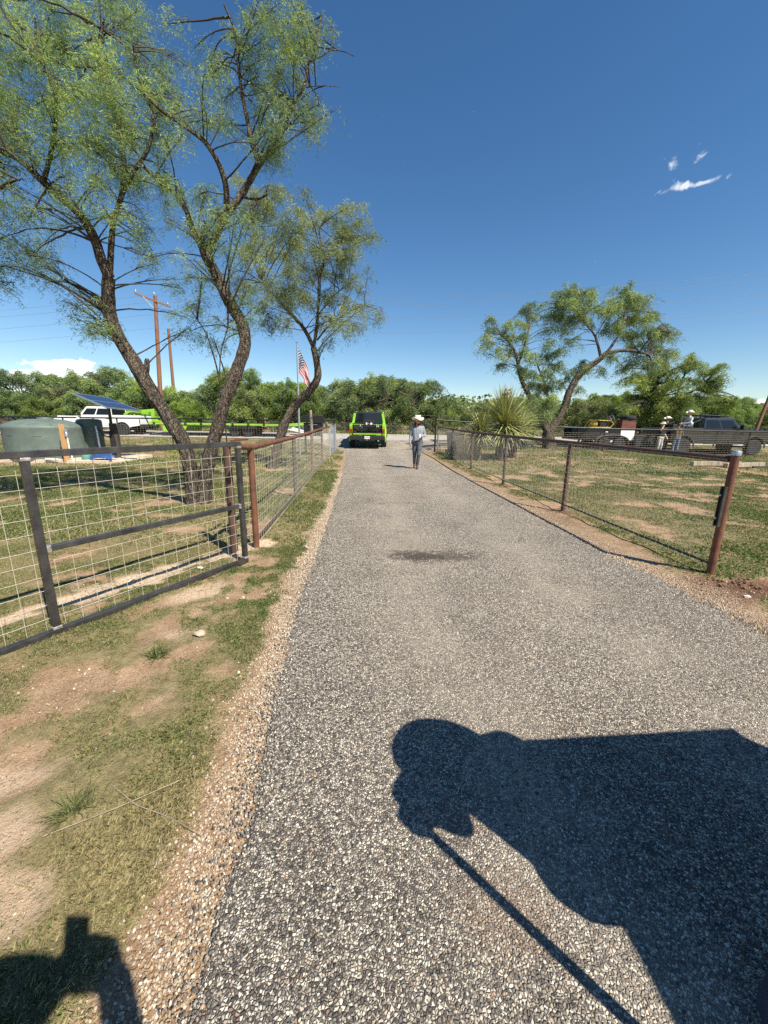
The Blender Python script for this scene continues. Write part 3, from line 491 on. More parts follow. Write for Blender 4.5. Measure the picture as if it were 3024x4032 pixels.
C_CLUMPS=[(5.36,21.52,6.92,0.33),(5.41,22.15,6.58,0.36),(4.47,19.43,5.56,0.31),(4.71,20.74,5.4,0.29),(5.31,19.6,4.87,0.34),(6.16,22.38,4.78,0.36),(5.93,20.18,6.39,0.37),(6.12,20.81,5.95,0.36),(7.44,23.0,7.82,0.39),(7.72,22.41,7.84,0.38),(7.8,22.9,7.34,0.41),(6.71,20.81,6.55,0.35),(6.72,20.95,5.99,0.37),(6.61,21.92,5.46,0.38),(6.96,20.92,5.2,0.36),(7.27,20.16,4.91,0.41),(6.95,20.62,4.28,0.42),(7.14,19.59,4.07,0.44),(8.02,20.51,4.29,0.44),(8.02,22.95,3.81,0.44),(8.72,22.84,3.71,0.56),(8.79,21.51,3.68,0.51),(8.19,21.0,2.8,0.53),(8.41,20.35,2.68,0.46),(7.19,19.36,2.7,0.38),(8.1,20.09,2.04,0.39),(8.87,22.13,5.25,0.44),(9.55,22.47,4.94,0.45),(8.03,20.45,5.65,0.36),(8.54,22.14,7.34,0.4),(8.85,22.1,7.86,0.4),(9.2,21.78,8.46,0.47),(8.81,21.66,8.16,0.4),(9.0,22.04,7.14,0.47),(8.89,20.45,7.48,0.46),(9.99,21.82,8.31,0.45),(9.3,20.12,7.15,0.48),(9.29,20.94,6.87,0.49),(9.2,22.08,6.44,0.44),(8.57,21.76,6.54,0.35),(9.78,20.18,7.65,0.4),(11.33,22.78,7.81,0.52),(10.34,21.6,6.96,0.45),(11.17,21.32,7.34,0.49),(10.33,19.05,7.18,0.37),(11.78,21.19,8.31,0.43),(11.59,20.0,7.7,0.41),(12.27,21.69,7.71,0.51),(12.57,20.85,7.73,0.39),(13.12,22.27,7.61,0.51),(13.25,21.59,7.09,0.49),(12.87,22.19,7.06,0.52),(11.2,20.39,6.6,0.48),(11.31,21.58,6.71,0.45),(13.94,21.95,7.28,0.41),(14.57,22.31,6.75,0.49),(12.89,20.4,6.21,0.47),(15.13,22.37,6.59,0.4),(15.64,22.48,6.39,0.28),(13.12,21.75,6.25,0.52),(13.1,22.9,6.48,0.49),(14.65,22.83,6.02,0.47),(14.01,21.07,5.6,0.35),(12.54,21.12,5.58,0.38),(10.88,19.66,4.8,0.27),(13.12,22.35,4.88,0.38),(13.09,22.75,4.65,0.29),(12.79,20.91,4.94,0.34),(11.64,21.77,4.55,0.23),(14.91,21.88,5.3,0.41),(15.53,21.92,5.32,0.37),(13.01,19.69,4.75,0.37),(14.19,22.12,4.77,0.36),(9.68,21.32,4.41,0.39),(10.28,21.66,4.83,0.35),(10.2,20.68,4.52,0.23),(9.51,21.49,4.07,0.34),(10.43,22.1,3.76,0.29),(9.07,21.55,5.52,0.32),(9.56,21.88,5.95,0.31)]
D_STEMS=[([(25.98,36.0,1.62),(25.61,36.0,2.75),(25.1,36.0,3.71),(24.31,36.0,4.48),(23.35,36.0,5.25)],0.25,0.08),([(25.98,36.0,1.62),(25.84,35.9,2.91),(26.05,35.8,4.03),(26.87,35.7,4.5),(27.38,35.6,4.81),(28.33,35.5,4.51)],0.22,0.06),([(26.2,36.0,4.04),(26.12,36.0,5.29),(26.57,36.0,6.38)],0.12,0.04),([(27.38,35.6,4.81),(28.15,35.55,5.59),(28.91,35.5,6.36)],0.1,0.03)]
D_CLUMPS=[(20.4,33.64,5.28,0.75),(21.51,34.3,5.81,0.78),(23.38,35.71,5.84,0.82),(24.78,36.75,6.61,0.85),(24.26,34.6,6.32,0.81),(26.8,36.93,7.13,0.83),(27.17,36.65,7.56,0.71),(25.82,33.71,6.66,0.78),(28.24,35.86,6.39,0.79),(28.14,34.63,6.53,0.65),(28.02,33.77,5.84,0.56),(28.04,34.17,5.15,0.64),(27.88,35.09,5.08,0.73),(26.31,34.41,5.45,0.79),(25.27,34.47,5.44,0.86),(23.5,33.68,5.18,0.86),(23.94,35.83,4.93,0.9),(22.37,35.4,4.88,0.88),(22.38,36.56,4.33,0.86),(23.56,36.45,3.86,0.91),(23.71,34.69,3.62,0.88),(27.35,38.02,4.01,0.98),(25.3,33.5,3.88,0.84),(28.15,35.53,3.88,0.82),(21.37,34.89,3.13,0.74),(23.49,35.55,2.71,0.89),(25.93,34.08,2.87,0.78),(31.18,37.66,4.21,0.8),(30.29,35.37,3.91,0.76)]
E_STEMS=[([(-8.81,6.0,-0.56),(-8.19,5.97,0.67),(-7.55,5.95,1.79),(-6.84,5.93,2.82),(-6.21,5.9,3.64)],0.24,0.13),([(-6.21,5.9,3.64),(-5.63,5.8,4.05),(-4.96,5.7,4.4),(-4.57,5.6,4.45)],0.09,0.006),([(-6.21,5.9,3.64),(-5.79,5.8,4.36),(-5.36,5.7,4.72),(-4.79,5.6,4.77),(-4.41,5.5,4.5)],0.08,0.008),([(-6.21,5.9,3.64),(-6.28,5.8,4.36),(-6.06,5.7,5.14),(-5.53,5.6,5.85)],0.09,0.03)]
E_CLUMPS=[(-4.76,5.16,3.87,0.46),(-5.65,6.08,4.72,0.56),(-5.11,5.25,4.65,0.73),(-5.32,5.97,5.67,0.82),(-5.49,5.64,5.57,0.91),(-6.47,6.03,5.35,0.88),(-7.26,6.63,4.99,0.83),(-5.57,6.41,6.58,0.79),(-5.0,5.77,4.81,0.38),(-5.91,6.4,3.83,0.46),(-6.22,6.13,3.84,0.52),(-6.54,5.69,3.77,0.61)]
def bark_material(name, dark, light, scale=1.0):
    m = bpy.data.materials.new(name); m.use_nodes = True; t = NT(m.node_tree)
    v = t.vm('MULTIPLY', t.n('ShaderNodeTexCoord').outputs['Object'], (1, 1, .38))
    vo = t.n('ShaderNodeTexVoronoi', {'Vector': t.vm('ADD', v, t.vm('SCALE', t.n('ShaderNodeTexNoise', {'Vector': v, 'Scale': 14.0 * scale}).outputs['Color'])), 'Scale': 19.0 * scale}, feature='DISTANCE_TO_EDGE')
    n = t.noise(v, 30 * scale, 5, .65)
    f = t.m('ADD', t.m('MULTIPLY', t.sstep(vo.outputs['Distance'], 0.03, .28), .55), t.m('MULTIPLY', t.sstep(n, .3, .7), .45))
    c = t.ramp(f, [(0.22, dark), (0.62, tuple((a + b) / 2 for a, b in zip(dark, light))), (0.95, light)])
    bp = t.n('ShaderNodeBump', {'Strength': 1.0, 'Distance': .03, 'Height': f})
    p = t.n('ShaderNodeBsdfPrincipled', {'Base Color': c, 'Roughness': .9, 'Specular IOR Level': .15, 'Normal': bp.outputs[0]})
    t.n('ShaderNodeOutputMaterial', {'Surface': p.outputs[0]}); return m
M['bark'] = bark_material('rough_mesquite_bark', (0.022, 0.016, 0.013), (0.52, 0.43, 0.335))
M['twig'] = mat('grey_brown_twig', (0.055, 0.043, 0.035), .85, 0, .4, 8)
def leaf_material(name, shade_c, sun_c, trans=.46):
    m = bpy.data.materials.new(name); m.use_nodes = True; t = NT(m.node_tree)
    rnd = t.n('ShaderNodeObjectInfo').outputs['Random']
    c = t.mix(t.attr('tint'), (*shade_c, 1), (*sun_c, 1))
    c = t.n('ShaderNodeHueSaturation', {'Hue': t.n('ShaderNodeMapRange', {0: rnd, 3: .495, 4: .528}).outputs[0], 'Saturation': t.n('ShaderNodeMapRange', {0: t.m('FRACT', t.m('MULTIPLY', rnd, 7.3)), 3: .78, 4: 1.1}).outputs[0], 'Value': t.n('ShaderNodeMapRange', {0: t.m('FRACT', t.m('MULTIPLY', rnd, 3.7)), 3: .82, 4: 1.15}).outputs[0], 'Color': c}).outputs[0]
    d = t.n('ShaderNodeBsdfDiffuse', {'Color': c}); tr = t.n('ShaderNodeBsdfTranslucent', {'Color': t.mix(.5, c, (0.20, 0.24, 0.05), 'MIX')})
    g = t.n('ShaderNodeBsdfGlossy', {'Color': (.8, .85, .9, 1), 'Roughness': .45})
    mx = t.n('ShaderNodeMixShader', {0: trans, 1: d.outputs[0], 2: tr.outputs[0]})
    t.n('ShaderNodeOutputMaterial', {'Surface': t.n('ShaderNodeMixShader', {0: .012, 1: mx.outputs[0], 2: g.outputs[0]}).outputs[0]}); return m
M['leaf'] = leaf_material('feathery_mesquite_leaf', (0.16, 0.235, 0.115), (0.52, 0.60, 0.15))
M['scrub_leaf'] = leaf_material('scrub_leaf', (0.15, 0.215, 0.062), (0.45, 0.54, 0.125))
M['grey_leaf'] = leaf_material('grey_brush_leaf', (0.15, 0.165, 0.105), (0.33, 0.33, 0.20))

def smooth_path(pts, radii, step):
    """Catmull-Rom through pts, resampled about every step metres"""
    P = np.array(pts, float); n = len(P); rr = np.linspace(0, 1, n); out = []; ro = []
    for i in range(n - 1):
        p0, p1, p2, p3 = P[max(i - 1, 0)], P[i], P[i + 1], P[min(i + 2, n - 1)]
        k = max(2, int(np.linalg.norm(p2 - p1) / step))
        for j in range(k):
            u = j / k; out.append(.5 * ((2 * p1) + (p2 - p0) * u + (2 * p0 - 5 * p1 + 4 * p2 - p3) * u * u + (3 * p1 - p0 - 3 * p2 + p3) * u ** 3))
            ro.append(radii[0] + (radii[1] - radii[0]) * (i + u) / (n - 1))
    out.append(P[-1]); ro.append(radii[1])
    return np.array(out), np.array(ro)
def tube_np(path, rad, n, rough=0.0, seed=0.0, freq=9.0):
    d = np.gradient(path, axis=0); d /= np.linalg.norm(d, axis=1)[:, None] + 1e-9
    ref = np.array([0.31, 0.95, 0.05]); x = ref[None] - d * (d @ ref)[:, None]; x /= np.linalg.norm(x, axis=1)[:, None] + 1e-9; y = np.cross(d, x)
    a = np.arange(n) * 2 * np.pi / n; ca, sa = np.cos(a), np.sin(a)
    r = np.repeat(rad[:, None], n, 1)
    if rough:
        s = np.cumsum(np.r_[0, np.linalg.norm(np.diff(path, axis=0), axis=1)])
        nz = fbm(ca[None] * 1.9 + seed + 0 * s[:, None], sa[None] * 1.9 + 0 * s[:, None], s[:, None] * 2.0, 3)
        rid = 1 - np.abs(2 * vnoise(ca[None] * freq * .33 + seed, sa[None] * freq * .33 + 9, s[:, None] * freq * .55) - 1)
        r = r * (1 + rough * ((nz - .5) * 1.3 + (rid - .5) * .55))
    V = path[:, None] + (x[:, None] * ca[None, :, None] + y[:, None] * sa[None, :, None]) * r[..., None]
    m_ = len(path); I = np.arange(m_ * n).reshape(m_, n); J = np.roll(I, -1, 1)
    F = np.stack([I[:-1].ravel(), J[:-1].ravel(), J[1:].ravel(), I[1:].ravel()], 1)
    return V.reshape(-1, 3), F
class Tubes:
    def __init__(s): s.V = []; s.F = []; s.n = 0
    def add(s, V, F): s.V.append(V); s.F.append(F + s.n); s.n += len(V)
    def build(s, name, mat_, parent): return mesh_np(name, np.concatenate(s.V), np.concatenate(s.F), mat_, parent, smooth=True)
def leaf_tris(P, L, W, droop, tintv, seed=None):
    """one long thin triangle per leaflet, hanging from P"""
    n = len(P); a = rng.random(n) * 6.283; dz = -np.clip(rng.normal(droop, .38, n), -.7, 1.0); hxy = np.sqrt(np.clip(1 - dz * dz, .03, 1))
    d = np.c_[np.cos(a) * hxy, np.sin(a) * hxy, dz]; s = rng.normal(size=(n, 3)); s -= d * (s * d).sum(1)[:, None]; s /= np.linalg.norm(s, axis=1)[:, None]
    l = (L * rng.uniform(.65, 1.3, n))[:, None]; w_ = (W * rng.uniform(.7, 1.3, n))[:, None]
    V = np.stack([P - s * w_ * .25, P + d * l * .5 + s * w_ * .6, P + d * l], 1)
    V2 = np.stack([P - s * w_ * .25, P + d * l, P + d * l * .45 - s * w_ * .55], 1)
    return np.concatenate([V, V2]).reshape(-1, 3), np.arange(n * 6).reshape(-1, 3), np.tile(np.repeat(tintv, 3), 2)
def foliage(stem_pts, clumps, tw, per, L, W, droop, sag=.18, twigs=9, tint_bias=0.0, limb=.018, stretch=(1, 1, 1), split=True):
    """limbs from the nearest stem point to each clump, twigs inside it, leaflets strung along the twigs"""
    LV = []; LT = []
    SP = np.array(stem_pts)
    if split:
        cl2 = []
        for (x, y, z, r) in clumps:
            cl2.append((x, y, z, r * .72))
            for k in range(int(rng.integers(2, 4))):
                q = rng.normal(size=3); q /= np.linalg.norm(q); cl2.append((x + q[0] * r * .85, y + q[1] * r * .85, z + q[2] * r * .7, r * rng.uniform(.36, .58)))
        clumps = cl2
    for (cx, cy, cz, r) in clumps:
        c = np.array((cx, cy, cz)); d = SP - c; cost = np.linalg.norm(d, axis=1) + np.maximum(0, d[:, 2]) * 2.2
        ok = np.flatnonzero(cost < cost.min() * 1.22 + .07); a = SP[rng.choice(ok)]; dist = np.linalg.norm(c - a)
        mid = (a + c) / 2 + np.array([0, 0, .12 * dist]) + rng.normal(0, .07 * dist, 3)
        u = np.linspace(0, 1, max(4, int(dist / .12)))[:, None]; path = (1 - u) ** 2 * a + 2 * u * (1 - u) * mid + u * u * c
        path = path + rng.normal(0, .012, path.shape) * (dist > .3) * min(1.5, r * 2)
        if dist > .1: tw.add(*tube_np(path, np.linspace(limb * (.6 + dist * .5), limb * .35, len(path)), 5))
        pts = []
        nt = int(twigs * (.6 + r)); 
        for k in range(nt):
            s0 = path[int(len(path) * rng.uniform(.45, .999))]; q = rng.normal(size=3); q /= np.linalg.norm(q); q[2] = q[2] * .8 + .12
            e = c + q * np.array(stretch) * r * rng.uniform(.45, 1.05); L_ = np.linalg.norm(e - s0); m2 = (s0 + e) / 2 + np.array([0, 0, .18 * L_])
            u = np.linspace(0, 1, 7)[:, None]; tp = (1 - u) ** 2 * s0 + 2 * u * (1 - u) * m2 + u * u * (e - np.array([0, 0, sag * L_]))
            tw.add(*tube_np(tp, np.linspace(limb * .3, limb * .12, 7), 3))
            nl = max(2, int(per * r * r / nt / 12)); uu = rng.uniform(.12, 1.0, nl) * 6; i0 = np.minimum(uu.astype(int), 5); f = (uu - i0)[:, None]
            sp = tp[i0] * (1 - f) + tp[i0 + 1] * f + rng.normal(0, .03 + .05 * r, (nl, 3)); a_ = rng.random(nl) * 6.283; dn = rng.uniform(.2, 1.2, nl)
            sd = np.c_[np.cos(a_), np.sin(a_), -dn * 1.2 * (droop + .35)]; sd /= np.linalg.norm(sd, axis=1)[:, None]; ll = rng.uniform(1.6, 4.6, nl) * L
            q9 = (np.arange(12)[None] + rng.random((nl, 12))) / 12
            pts.append((sp[:, None] + sd[:, None] * (q9 * ll[:, None])[..., None] + np.array([0, 0, -.35]) * (q9 ** 2 * ll[:, None])[..., None] + rng.normal(0, L * .11, (nl, 12, 3))).reshape(-1, 3))
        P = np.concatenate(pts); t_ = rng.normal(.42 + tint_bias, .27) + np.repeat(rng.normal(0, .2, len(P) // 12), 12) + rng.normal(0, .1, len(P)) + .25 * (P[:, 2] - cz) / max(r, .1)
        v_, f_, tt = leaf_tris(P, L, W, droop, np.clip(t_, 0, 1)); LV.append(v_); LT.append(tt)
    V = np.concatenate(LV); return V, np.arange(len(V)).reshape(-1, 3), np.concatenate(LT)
def mesquite(name, label, base, stems, clumps, per, L, W, droop=.5, segs=18, step=.035, rough=.32, stubs=(), limb=.018, twigs=9, leafmat='leaf', group=None, flare=True, sag=.18, girth=1.0):
    root = thing(name, label, 'tree', base, group=group); B = np.array(base)
    stems = [(p_, a_ * girth, b_ * girth) for p_, a_, b_ in stems]; stubs = [(p_, a_ * girth, b_ * girth) for p_, a_, b_ in stubs]
    tb = Tubes(); allp = []
    for si, (pts, r0, r1) in enumerate(list(stems) + list(stubs)):
        P, rr = smooth_path(pts, (r0, r1), step if r0 > .05 else step * 2)
        if flare and si < 2 and P[0][2] < base[2] + .4:
            P[0][2] = min(P[0][2], base[2] - .1); s = P[:, 2] - base[2]; rr = rr * (1 + .22 * np.exp(-np.maximum(s, 0) / .12))
        if si >= len(stems): rr[-1] *= .8; P = np.r_[P, [P[-1] + (P[-1] - P[-2]) * .15]]; rr = np.r_[rr, rr[-1] * .02]
        else: allp.append(P[len(P) // 4:] if r0 > .12 else P[len(P) // 6:])
        tb.add(*tube_np(P - B, rr, segs if r0 > .08 else max(6, segs // 2), rough if r0 > .03 else .1, si * 3.7))
    tb.build('trunk', M['bark'], root)
    tw = Tubes(); LV, LF, LT = foliage(np.concatenate(allp), clumps, tw, per, L, W, droop, limb=limb, twigs=twigs, sag=sag)
    tw.V = [v - B for v in tw.V]; tw.build('branches', M['twig'], root)
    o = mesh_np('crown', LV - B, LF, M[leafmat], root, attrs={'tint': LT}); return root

A_BASE = (-3.62, 7.1, 0.0)
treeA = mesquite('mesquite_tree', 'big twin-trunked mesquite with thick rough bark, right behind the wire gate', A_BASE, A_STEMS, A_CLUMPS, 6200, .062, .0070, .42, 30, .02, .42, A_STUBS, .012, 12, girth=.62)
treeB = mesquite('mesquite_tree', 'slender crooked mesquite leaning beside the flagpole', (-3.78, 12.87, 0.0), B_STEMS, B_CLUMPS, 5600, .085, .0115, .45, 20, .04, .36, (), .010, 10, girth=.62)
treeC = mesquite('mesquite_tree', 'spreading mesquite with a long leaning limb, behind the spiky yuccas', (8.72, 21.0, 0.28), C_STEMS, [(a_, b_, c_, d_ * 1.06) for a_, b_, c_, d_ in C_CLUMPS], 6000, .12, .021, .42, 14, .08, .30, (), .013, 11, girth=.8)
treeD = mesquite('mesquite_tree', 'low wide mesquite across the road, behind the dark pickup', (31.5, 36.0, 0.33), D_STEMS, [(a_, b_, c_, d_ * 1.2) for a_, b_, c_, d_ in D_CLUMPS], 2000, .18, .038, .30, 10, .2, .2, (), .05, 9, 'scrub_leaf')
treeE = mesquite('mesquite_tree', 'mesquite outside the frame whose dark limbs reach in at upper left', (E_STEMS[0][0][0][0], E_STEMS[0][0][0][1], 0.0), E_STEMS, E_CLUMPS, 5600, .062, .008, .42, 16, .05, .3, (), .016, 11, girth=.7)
# green sprouts growing straight out of the big trunk
rtw = Tubes(); cl = [(-3.83, 6.86, 1.12, .13), (-3.78, 6.82, .92, .1)]
V_, F_, T_ = foliage([(-3.72, 6.98, 1.0), (-3.7, 6.95, .85)], cl, rtw, 26000, .035, .008, -.2, limb=.006, twigs=10, tint_bias=.5, split=False)
mesh_np('trunk_sprout', V_ - np.array(A_BASE), F_, M['scrub_leaf'], treeA, attrs={'tint': T_})

# ---- scrub woodland across the road: a few grown shapes, each tree an object
def scrub_mesh(seed, h, spread, nclump, per, L, W, leafmat):
    st = np.random.default_rng(seed); stems = []; clumps = []
    ns = st.integers(3, 6)
    for i in range(ns):
        a = st.random() * 6.283; out = spread * st.uniform(.25, .7); top = h * st.uniform(.55, .85)
        pts = [(0.12 * math.cos(a), .12 * math.sin(a), -.1)]
        for k in range(1, 6):
            u = k / 5; pts.append((math.cos(a + .3 * math.sin(k * 2 + seed)) * out * u ** 1.2 + st.normal(0, .12), math.sin(a + .3 * math.sin(k * 2 + seed)) * out * u ** 1.2 + st.normal(0, .12), top * u + st.normal(0, .08)))
        stems.append((pts, .13 * h / 4, .03))
    for i in range(nclump):
        a = st.random() * 6.283; q = st.random() ** .5; z = h * (.28 + .62 * st.random()) ; prof = math.sqrt(max(.08, 1 - ((z / h - .45) / .62) ** 2))
        clumps.append((math.cos(a) * spread * q * prof, math.sin(a) * spread * q * prof, z, st.uniform(.35, .62) * h / 4.5))
    tb = Tubes(); allp = []
    for si, (pts, r0, r1) in enumerate(stems):
        P, rr = smooth_path(pts, (r0, r1), .25); allp.append(P[len(P) // 3:]); tb.add(*tube_np(P, rr, 7, .25, si * 2.1))
    tw = Tubes(); V, F, T = foliage(np.concatenate(allp), clumps, tw, per, L, W, .30, limb=.035, twigs=8, split=False)
    a = tb.build('trunk', M['bark'], None); b = tw.build('branches', M['twig'], None); c = mesh_np('crown', V, F, M[leafmat], None, attrs={'tint': T})
    return a, b, c
PROT = [scrub_mesh(100 + i, h, s, n, p, L, W, lm) for i, (h, s, n, p, L, W, lm) in enumerate([
    (5.4, 3.0, 52, 2600, .17, .038, 'scrub_leaf'), (4.9, 3.4, 54, 2500, .17, .038, 'scrub_leaf'), (6.2, 3.0, 54, 2100, .17, .038, 'leaf'), (4.5, 3.0, 46, 2600, .17, .036, 'scrub_leaf'), (5.2, 3.5, 48, 2000, .17, .036, 'leaf')])]
SHRUB = [scrub_mesh(200 + i, h, s, n, p, .12, .03, 'grey_leaf') for i, (h, s, n, p) in enumerate([(1.5, 1.2, 26, 6000), (1.9, 1.3, 28, 5000)])]
for tr_ in PROT + SHRUB:
    for o_ in tr_: COL.objects.unlink(o_)
def place_scrub(protos, k, loc, rz, sc, name, label, cat, group):
    root = thing(name, label, cat, loc, rz, group); root.scale = (sc[0], sc[0], sc[1])
    for o_ in protos[k]: copy_obj(o_, root)
    return root
LAND = [(-34, 'left of the water tank'), (-30, 'above the water tank'), (-24, 'behind the white pickup'), (-17, 'behind the solar panel'), (-11, 'between the two trunks of the big mesquite'), (-5, 'behind the flag'), (0, 'behind the lime green pickup'), (4.5, 'behind the walking man'), (9, 'behind the yuccas'), (15, 'behind the black trailer'), (22, 'behind the two men at the fence'), (30, 'behind the dark pickup')]
ki = 0
SCR = [(-38, 'the far left edge'), (-24.5, 'the white pickup'), (-19, 'the utility poles'), (-12.5, 'the right-leaning trunk of the big mesquite'), (-6.8, 'the flag'), (-1.6, 'the lime green pickup'), (3.4, 'the walking man'), (11.5, 'the yuccas'), (17, 'the leaning mesquite limb'), (23, 'the black trailer'), (29, 'the men at the fence'), (38, 'the dark pickup')]
def near_what(x, y):
    return min(SCR, key=lambda q: abs(q[0] - x * 38.0 / y))[1]
def nth(k): return str(k) + ('th' if 10 < k % 100 < 14 else {1: 'st', 2: 'nd', 3: 'rd'}.get(k % 10, 'th'))
srng = np.random.default_rng(77)
for row, (yy, dx, hs) in enumerate(((38.3, 5.0, .96), (42.0, 5.2, 1.04), (47.0, 6.0, 1.16))):
    x = -52 - row * 6 - row * 1.7; i = 0
    while x < 56 + row * 6:
        k = int(srng.integers(0, 5)); s = srng.uniform(.70, 1.22) * hs
        if -9 < x < 2: s *= 1.0
        px_, py_ = x + srng.normal(0, .5), yy + srng.normal(0, .9)
        # outline of the wood as seen over the road: higher behind the flag and the drive, lower by the yuccas
        s *= float(np.interp(px_, [-45, -30, -22, -12, -7, -3, 0, 6, 12, 20, 32, 50], [1.0, .98, 1.0, .98, 1.1, 1.1, 1.02, 1.02, .86, .86, .9, .9]))
        if abs(px_) > py_ * 1.04 + 3.5: x += dx * srng.uniform(.75, 1.2); continue
        i += 1
        ordn = ['front', 'second', 'third'][row]
        place_scrub(PROT, k, (px_, py_, hz1(px_, py_) - .05), srng.random() * 6.28, (s, s * srng.uniform(.88, 1.08)), 'scrub_tree',
                    '%s %s-rank scrub mesquite from the left, behind %s' % (nth(i), ordn, near_what(px_, py_)), 'tree', '%s rank of scrub trees across the road' % ordn)
        x += dx * srng.uniform(.75, 1.2)
x = -40; i = 0
while x < 41:
    k = int(srng.integers(0, 2)); yy = 35.9 + srng.normal(0, .35); s = srng.uniform(.6, 1.05)
    if not (-60 < x < -14 and srng.random() < .3):
        i += 1
        place_scrub(SHRUB, k, (x, yy, hz1(x, yy) - .05), srng.random() * 6.28, (s, s), 'brush_shrub', '%s low grey-green bush from the left along the far road edge' % nth(i), 'shrub', 'low brush along the far road edge')
    x += srng.uniform(1.6, 3.2)
# the wood goes on behind as one mass
n = 70000; fx = srng.uniform(-150, 150, n); fy = srng.uniform(50, 75, n); top = 3.6 + 2.0 * fbm(fx * .22, fy * .1, 3)
fz = .3 + top * np.sqrt(srng.random(n)); V_, F_, T_ = leaf_tris(np.c_[fx, fy, fz], .55, .30, .2, np.clip(srng.normal(.35, .25, n), 0, 1))
tag(mesh_np('far_wood', V_, F_, M['scrub_leaf'], attrs={'tint': T_}), 'dense scrub wood continuing behind the front trees', None, kind='stuff')
# ------------------------------------------------------------------ fences
def wire_mesh(L, r, n=4):
    mb = MB(); mb.tube([(0, 0, 0), (L, 0, 0)], r, n, True); return mb
WIRES = {}
def wire_obj(parent, p, q, r, mk):
    """one straight wire as an object; alike wires share their mesh"""
    p, q = Vector(p), Vector(q); d = q - p; key = (round(d.length, 3), r, mk)
    if key not in WIRES:
        mb = wire_mesh(key[0], r); o = mb.build('wire', M[mk], parent, smooth=False); WIRES[key] = o.data
    else: o = link(bpy.data.objects.new('wire', WIRES[key]), parent)
    o.location = p; d = (d.normalized() + Vector(rng.normal(0, .0028, 3))); o.rotation_euler = Vector((1, 0, 0)).rotation_difference(d.normalized()).to_euler(); return o
def panel(root, O, a, b, z0, z1, sx, sz, r, mk, single=True, bow=0.0):
    """grid of wires between ground points a and b; O is the root location"""
    a, b = Vector(a), Vector(b); L = (b - a).length; O = Vector(O); d = (b - a) / L
    nv = int(L / sx); nh = int((z1 - z0) / sz); off = (L - nv * sx) / 2; segs = []
    for i in range(nv + 1):
        s = off + i * sx; p = a + d * s; segs.append((p + Vector((0, 0, z0)), p + Vector((0, 0, z1))))
    nrm = Vector((-d.y, d.x, 0)) * (2 * r)
    for j in range(nh + 1):
        z = z0 + (z1 - z0 - nh * sz) / 2 + j * sz; segs.append((a + nrm + Vector((0, 0, z)), b + nrm + Vector((0, 0, z))))
    if single:
        for p, q in segs: wire_obj(root, p - O, q - O, r, mk)
    else:
        mb = MB()
        for p, q in segs: mb.tube([p - O, q - O], r, 3, False)
        tag(mb.build('wire_netting', M[mk], root), kind='stuff')
# ---- wire gate of black square tube, standing open
GO = Vector((-1.54, 4.06, 0.0)); gd_ = Vector((-0.829, -1.53, 0)); BAY = gd_.length; gd_.normalize(); gn = Vector((-gd_.y, gd_.x, 0))
gate = thing('wire_gate', 'black square-tube gate filled with wire grid, standing open beside the gravel drive', 'gate', GO)
T = .047
for k, nm in ((0, 'end'), (1, 'mid'), (2, 'mid'), (2.9, 'end')):
    p = gd_ * BAY * k; MB().bar(p + Vector((0, 0, .06)), p + Vector((0, 0, 1.285)), T, T, up=gd_).build('upright', M['black_tube'], gate, bevel=.004)
e0, e1 = gd_ * -.0275, gd_ * (BAY * 2.9 + .0275)
MB().bar(e0 + Vector((0, 0, 1.3125)), e1 + Vector((0, 0, 1.3125)), T + .002, T).build('top_rail', M['black_tube'], gate, bevel=.004)
MB().bar(e0 + Vector((0, 0, .0325)), e1 + Vector((0, 0, .0325)), T + .002, T).build('bottom_rail', M['black_tube'], gate, bevel=.004)
MB().bar(gd_ * .0275 + Vector((0, 0, .655)), gd_ * (BAY - .0275) + Vector((0, 0, .655)), T - .004, T - .006).build('brace_rail', M['black_tube'], gate, bevel=.004)
for k, z in ((1, 1.28), (1, .068), (1, .655), (0, 1.28), (0, .655), (0, .068)):
    mb = MB(); c = gd_ * (BAY * k + (-.036 if (z == .655 and k) else .036 if z == .655 else 0)) + Vector((0, 0, z))
    mb.box(c, (T * 1.22, T * 1.22, .026) if z != .655 else (T * 1.14, .028, T * 1.14), Matrix.Rotation(math.atan2(gd_.y, gd_.x) + math.pi / 2, 3, 'Z')); mb.build('weld', M['weld'], gate, bevel=.006)
wa = GO - gn * .038 + gd_ * .02
panel(gate, GO, wa, wa + gd_ * (BAY * 2.9 - .04), .02, 1.30, .114, .105, .0017, 'wire')
for z in (.35, 1.0):
    MB().lathe([(.016, -.05), (.02, -.04), (.02, .04), (.016, .05)], gd_ * -.05 + Vector((0, 0, z)) + gn * -.03, 12).build('hinge', M['black_tube'], gate)
# ---- rusty pipe fence along the left of the drive
def fence(name, label, pts, spec):
    o = thing(name, label, 'fence', (pts[0][0], pts[0][1], 0)); return o, Vector((pts[0][0], pts[0][1], 0))
LP = [(-1.60, 4.62), (-1.84, 7.87), (-2.12, 11.3), (-2.36, 14.6), (-2.50, 17.6), (-2.72, 21.3)]
LZ = [1.27, 1.27, 1.29, 1.34, 1.38, 1.42]
lf, LO = fence('pipe_fence', 'rusty pipe fence with wire grid running along the left of the driveway', LP, 0)
MB().tube([(-1.80 - LO.x, 4.42 - LO.y, -.05), (-1.80 - LO.x, 4.42 - LO.y, 1.285)], .043, 14).build('hinge_post', M['rust_dark'], lf, smooth=True)
for i, ((x, y), z) in enumerate(zip(LP, LZ)):
    mk = ['rust', 'rust_grey', 'rust', 'rust_dark', 'galv', 'galv'][i]
    MB().tube([(x - LO.x, y - LO.y, -.08), (x - LO.x, y - LO.y, z + (-.055 if i < 5 else .0))], .037 if i < 5 else .04, 14).build('post', M[mk], lf, smooth=True)
rail = [(-1.56, 4.14, 1.285)] + [(x, y, z - .03) for (x, y), z in list(zip(LP, LZ))[:5]]
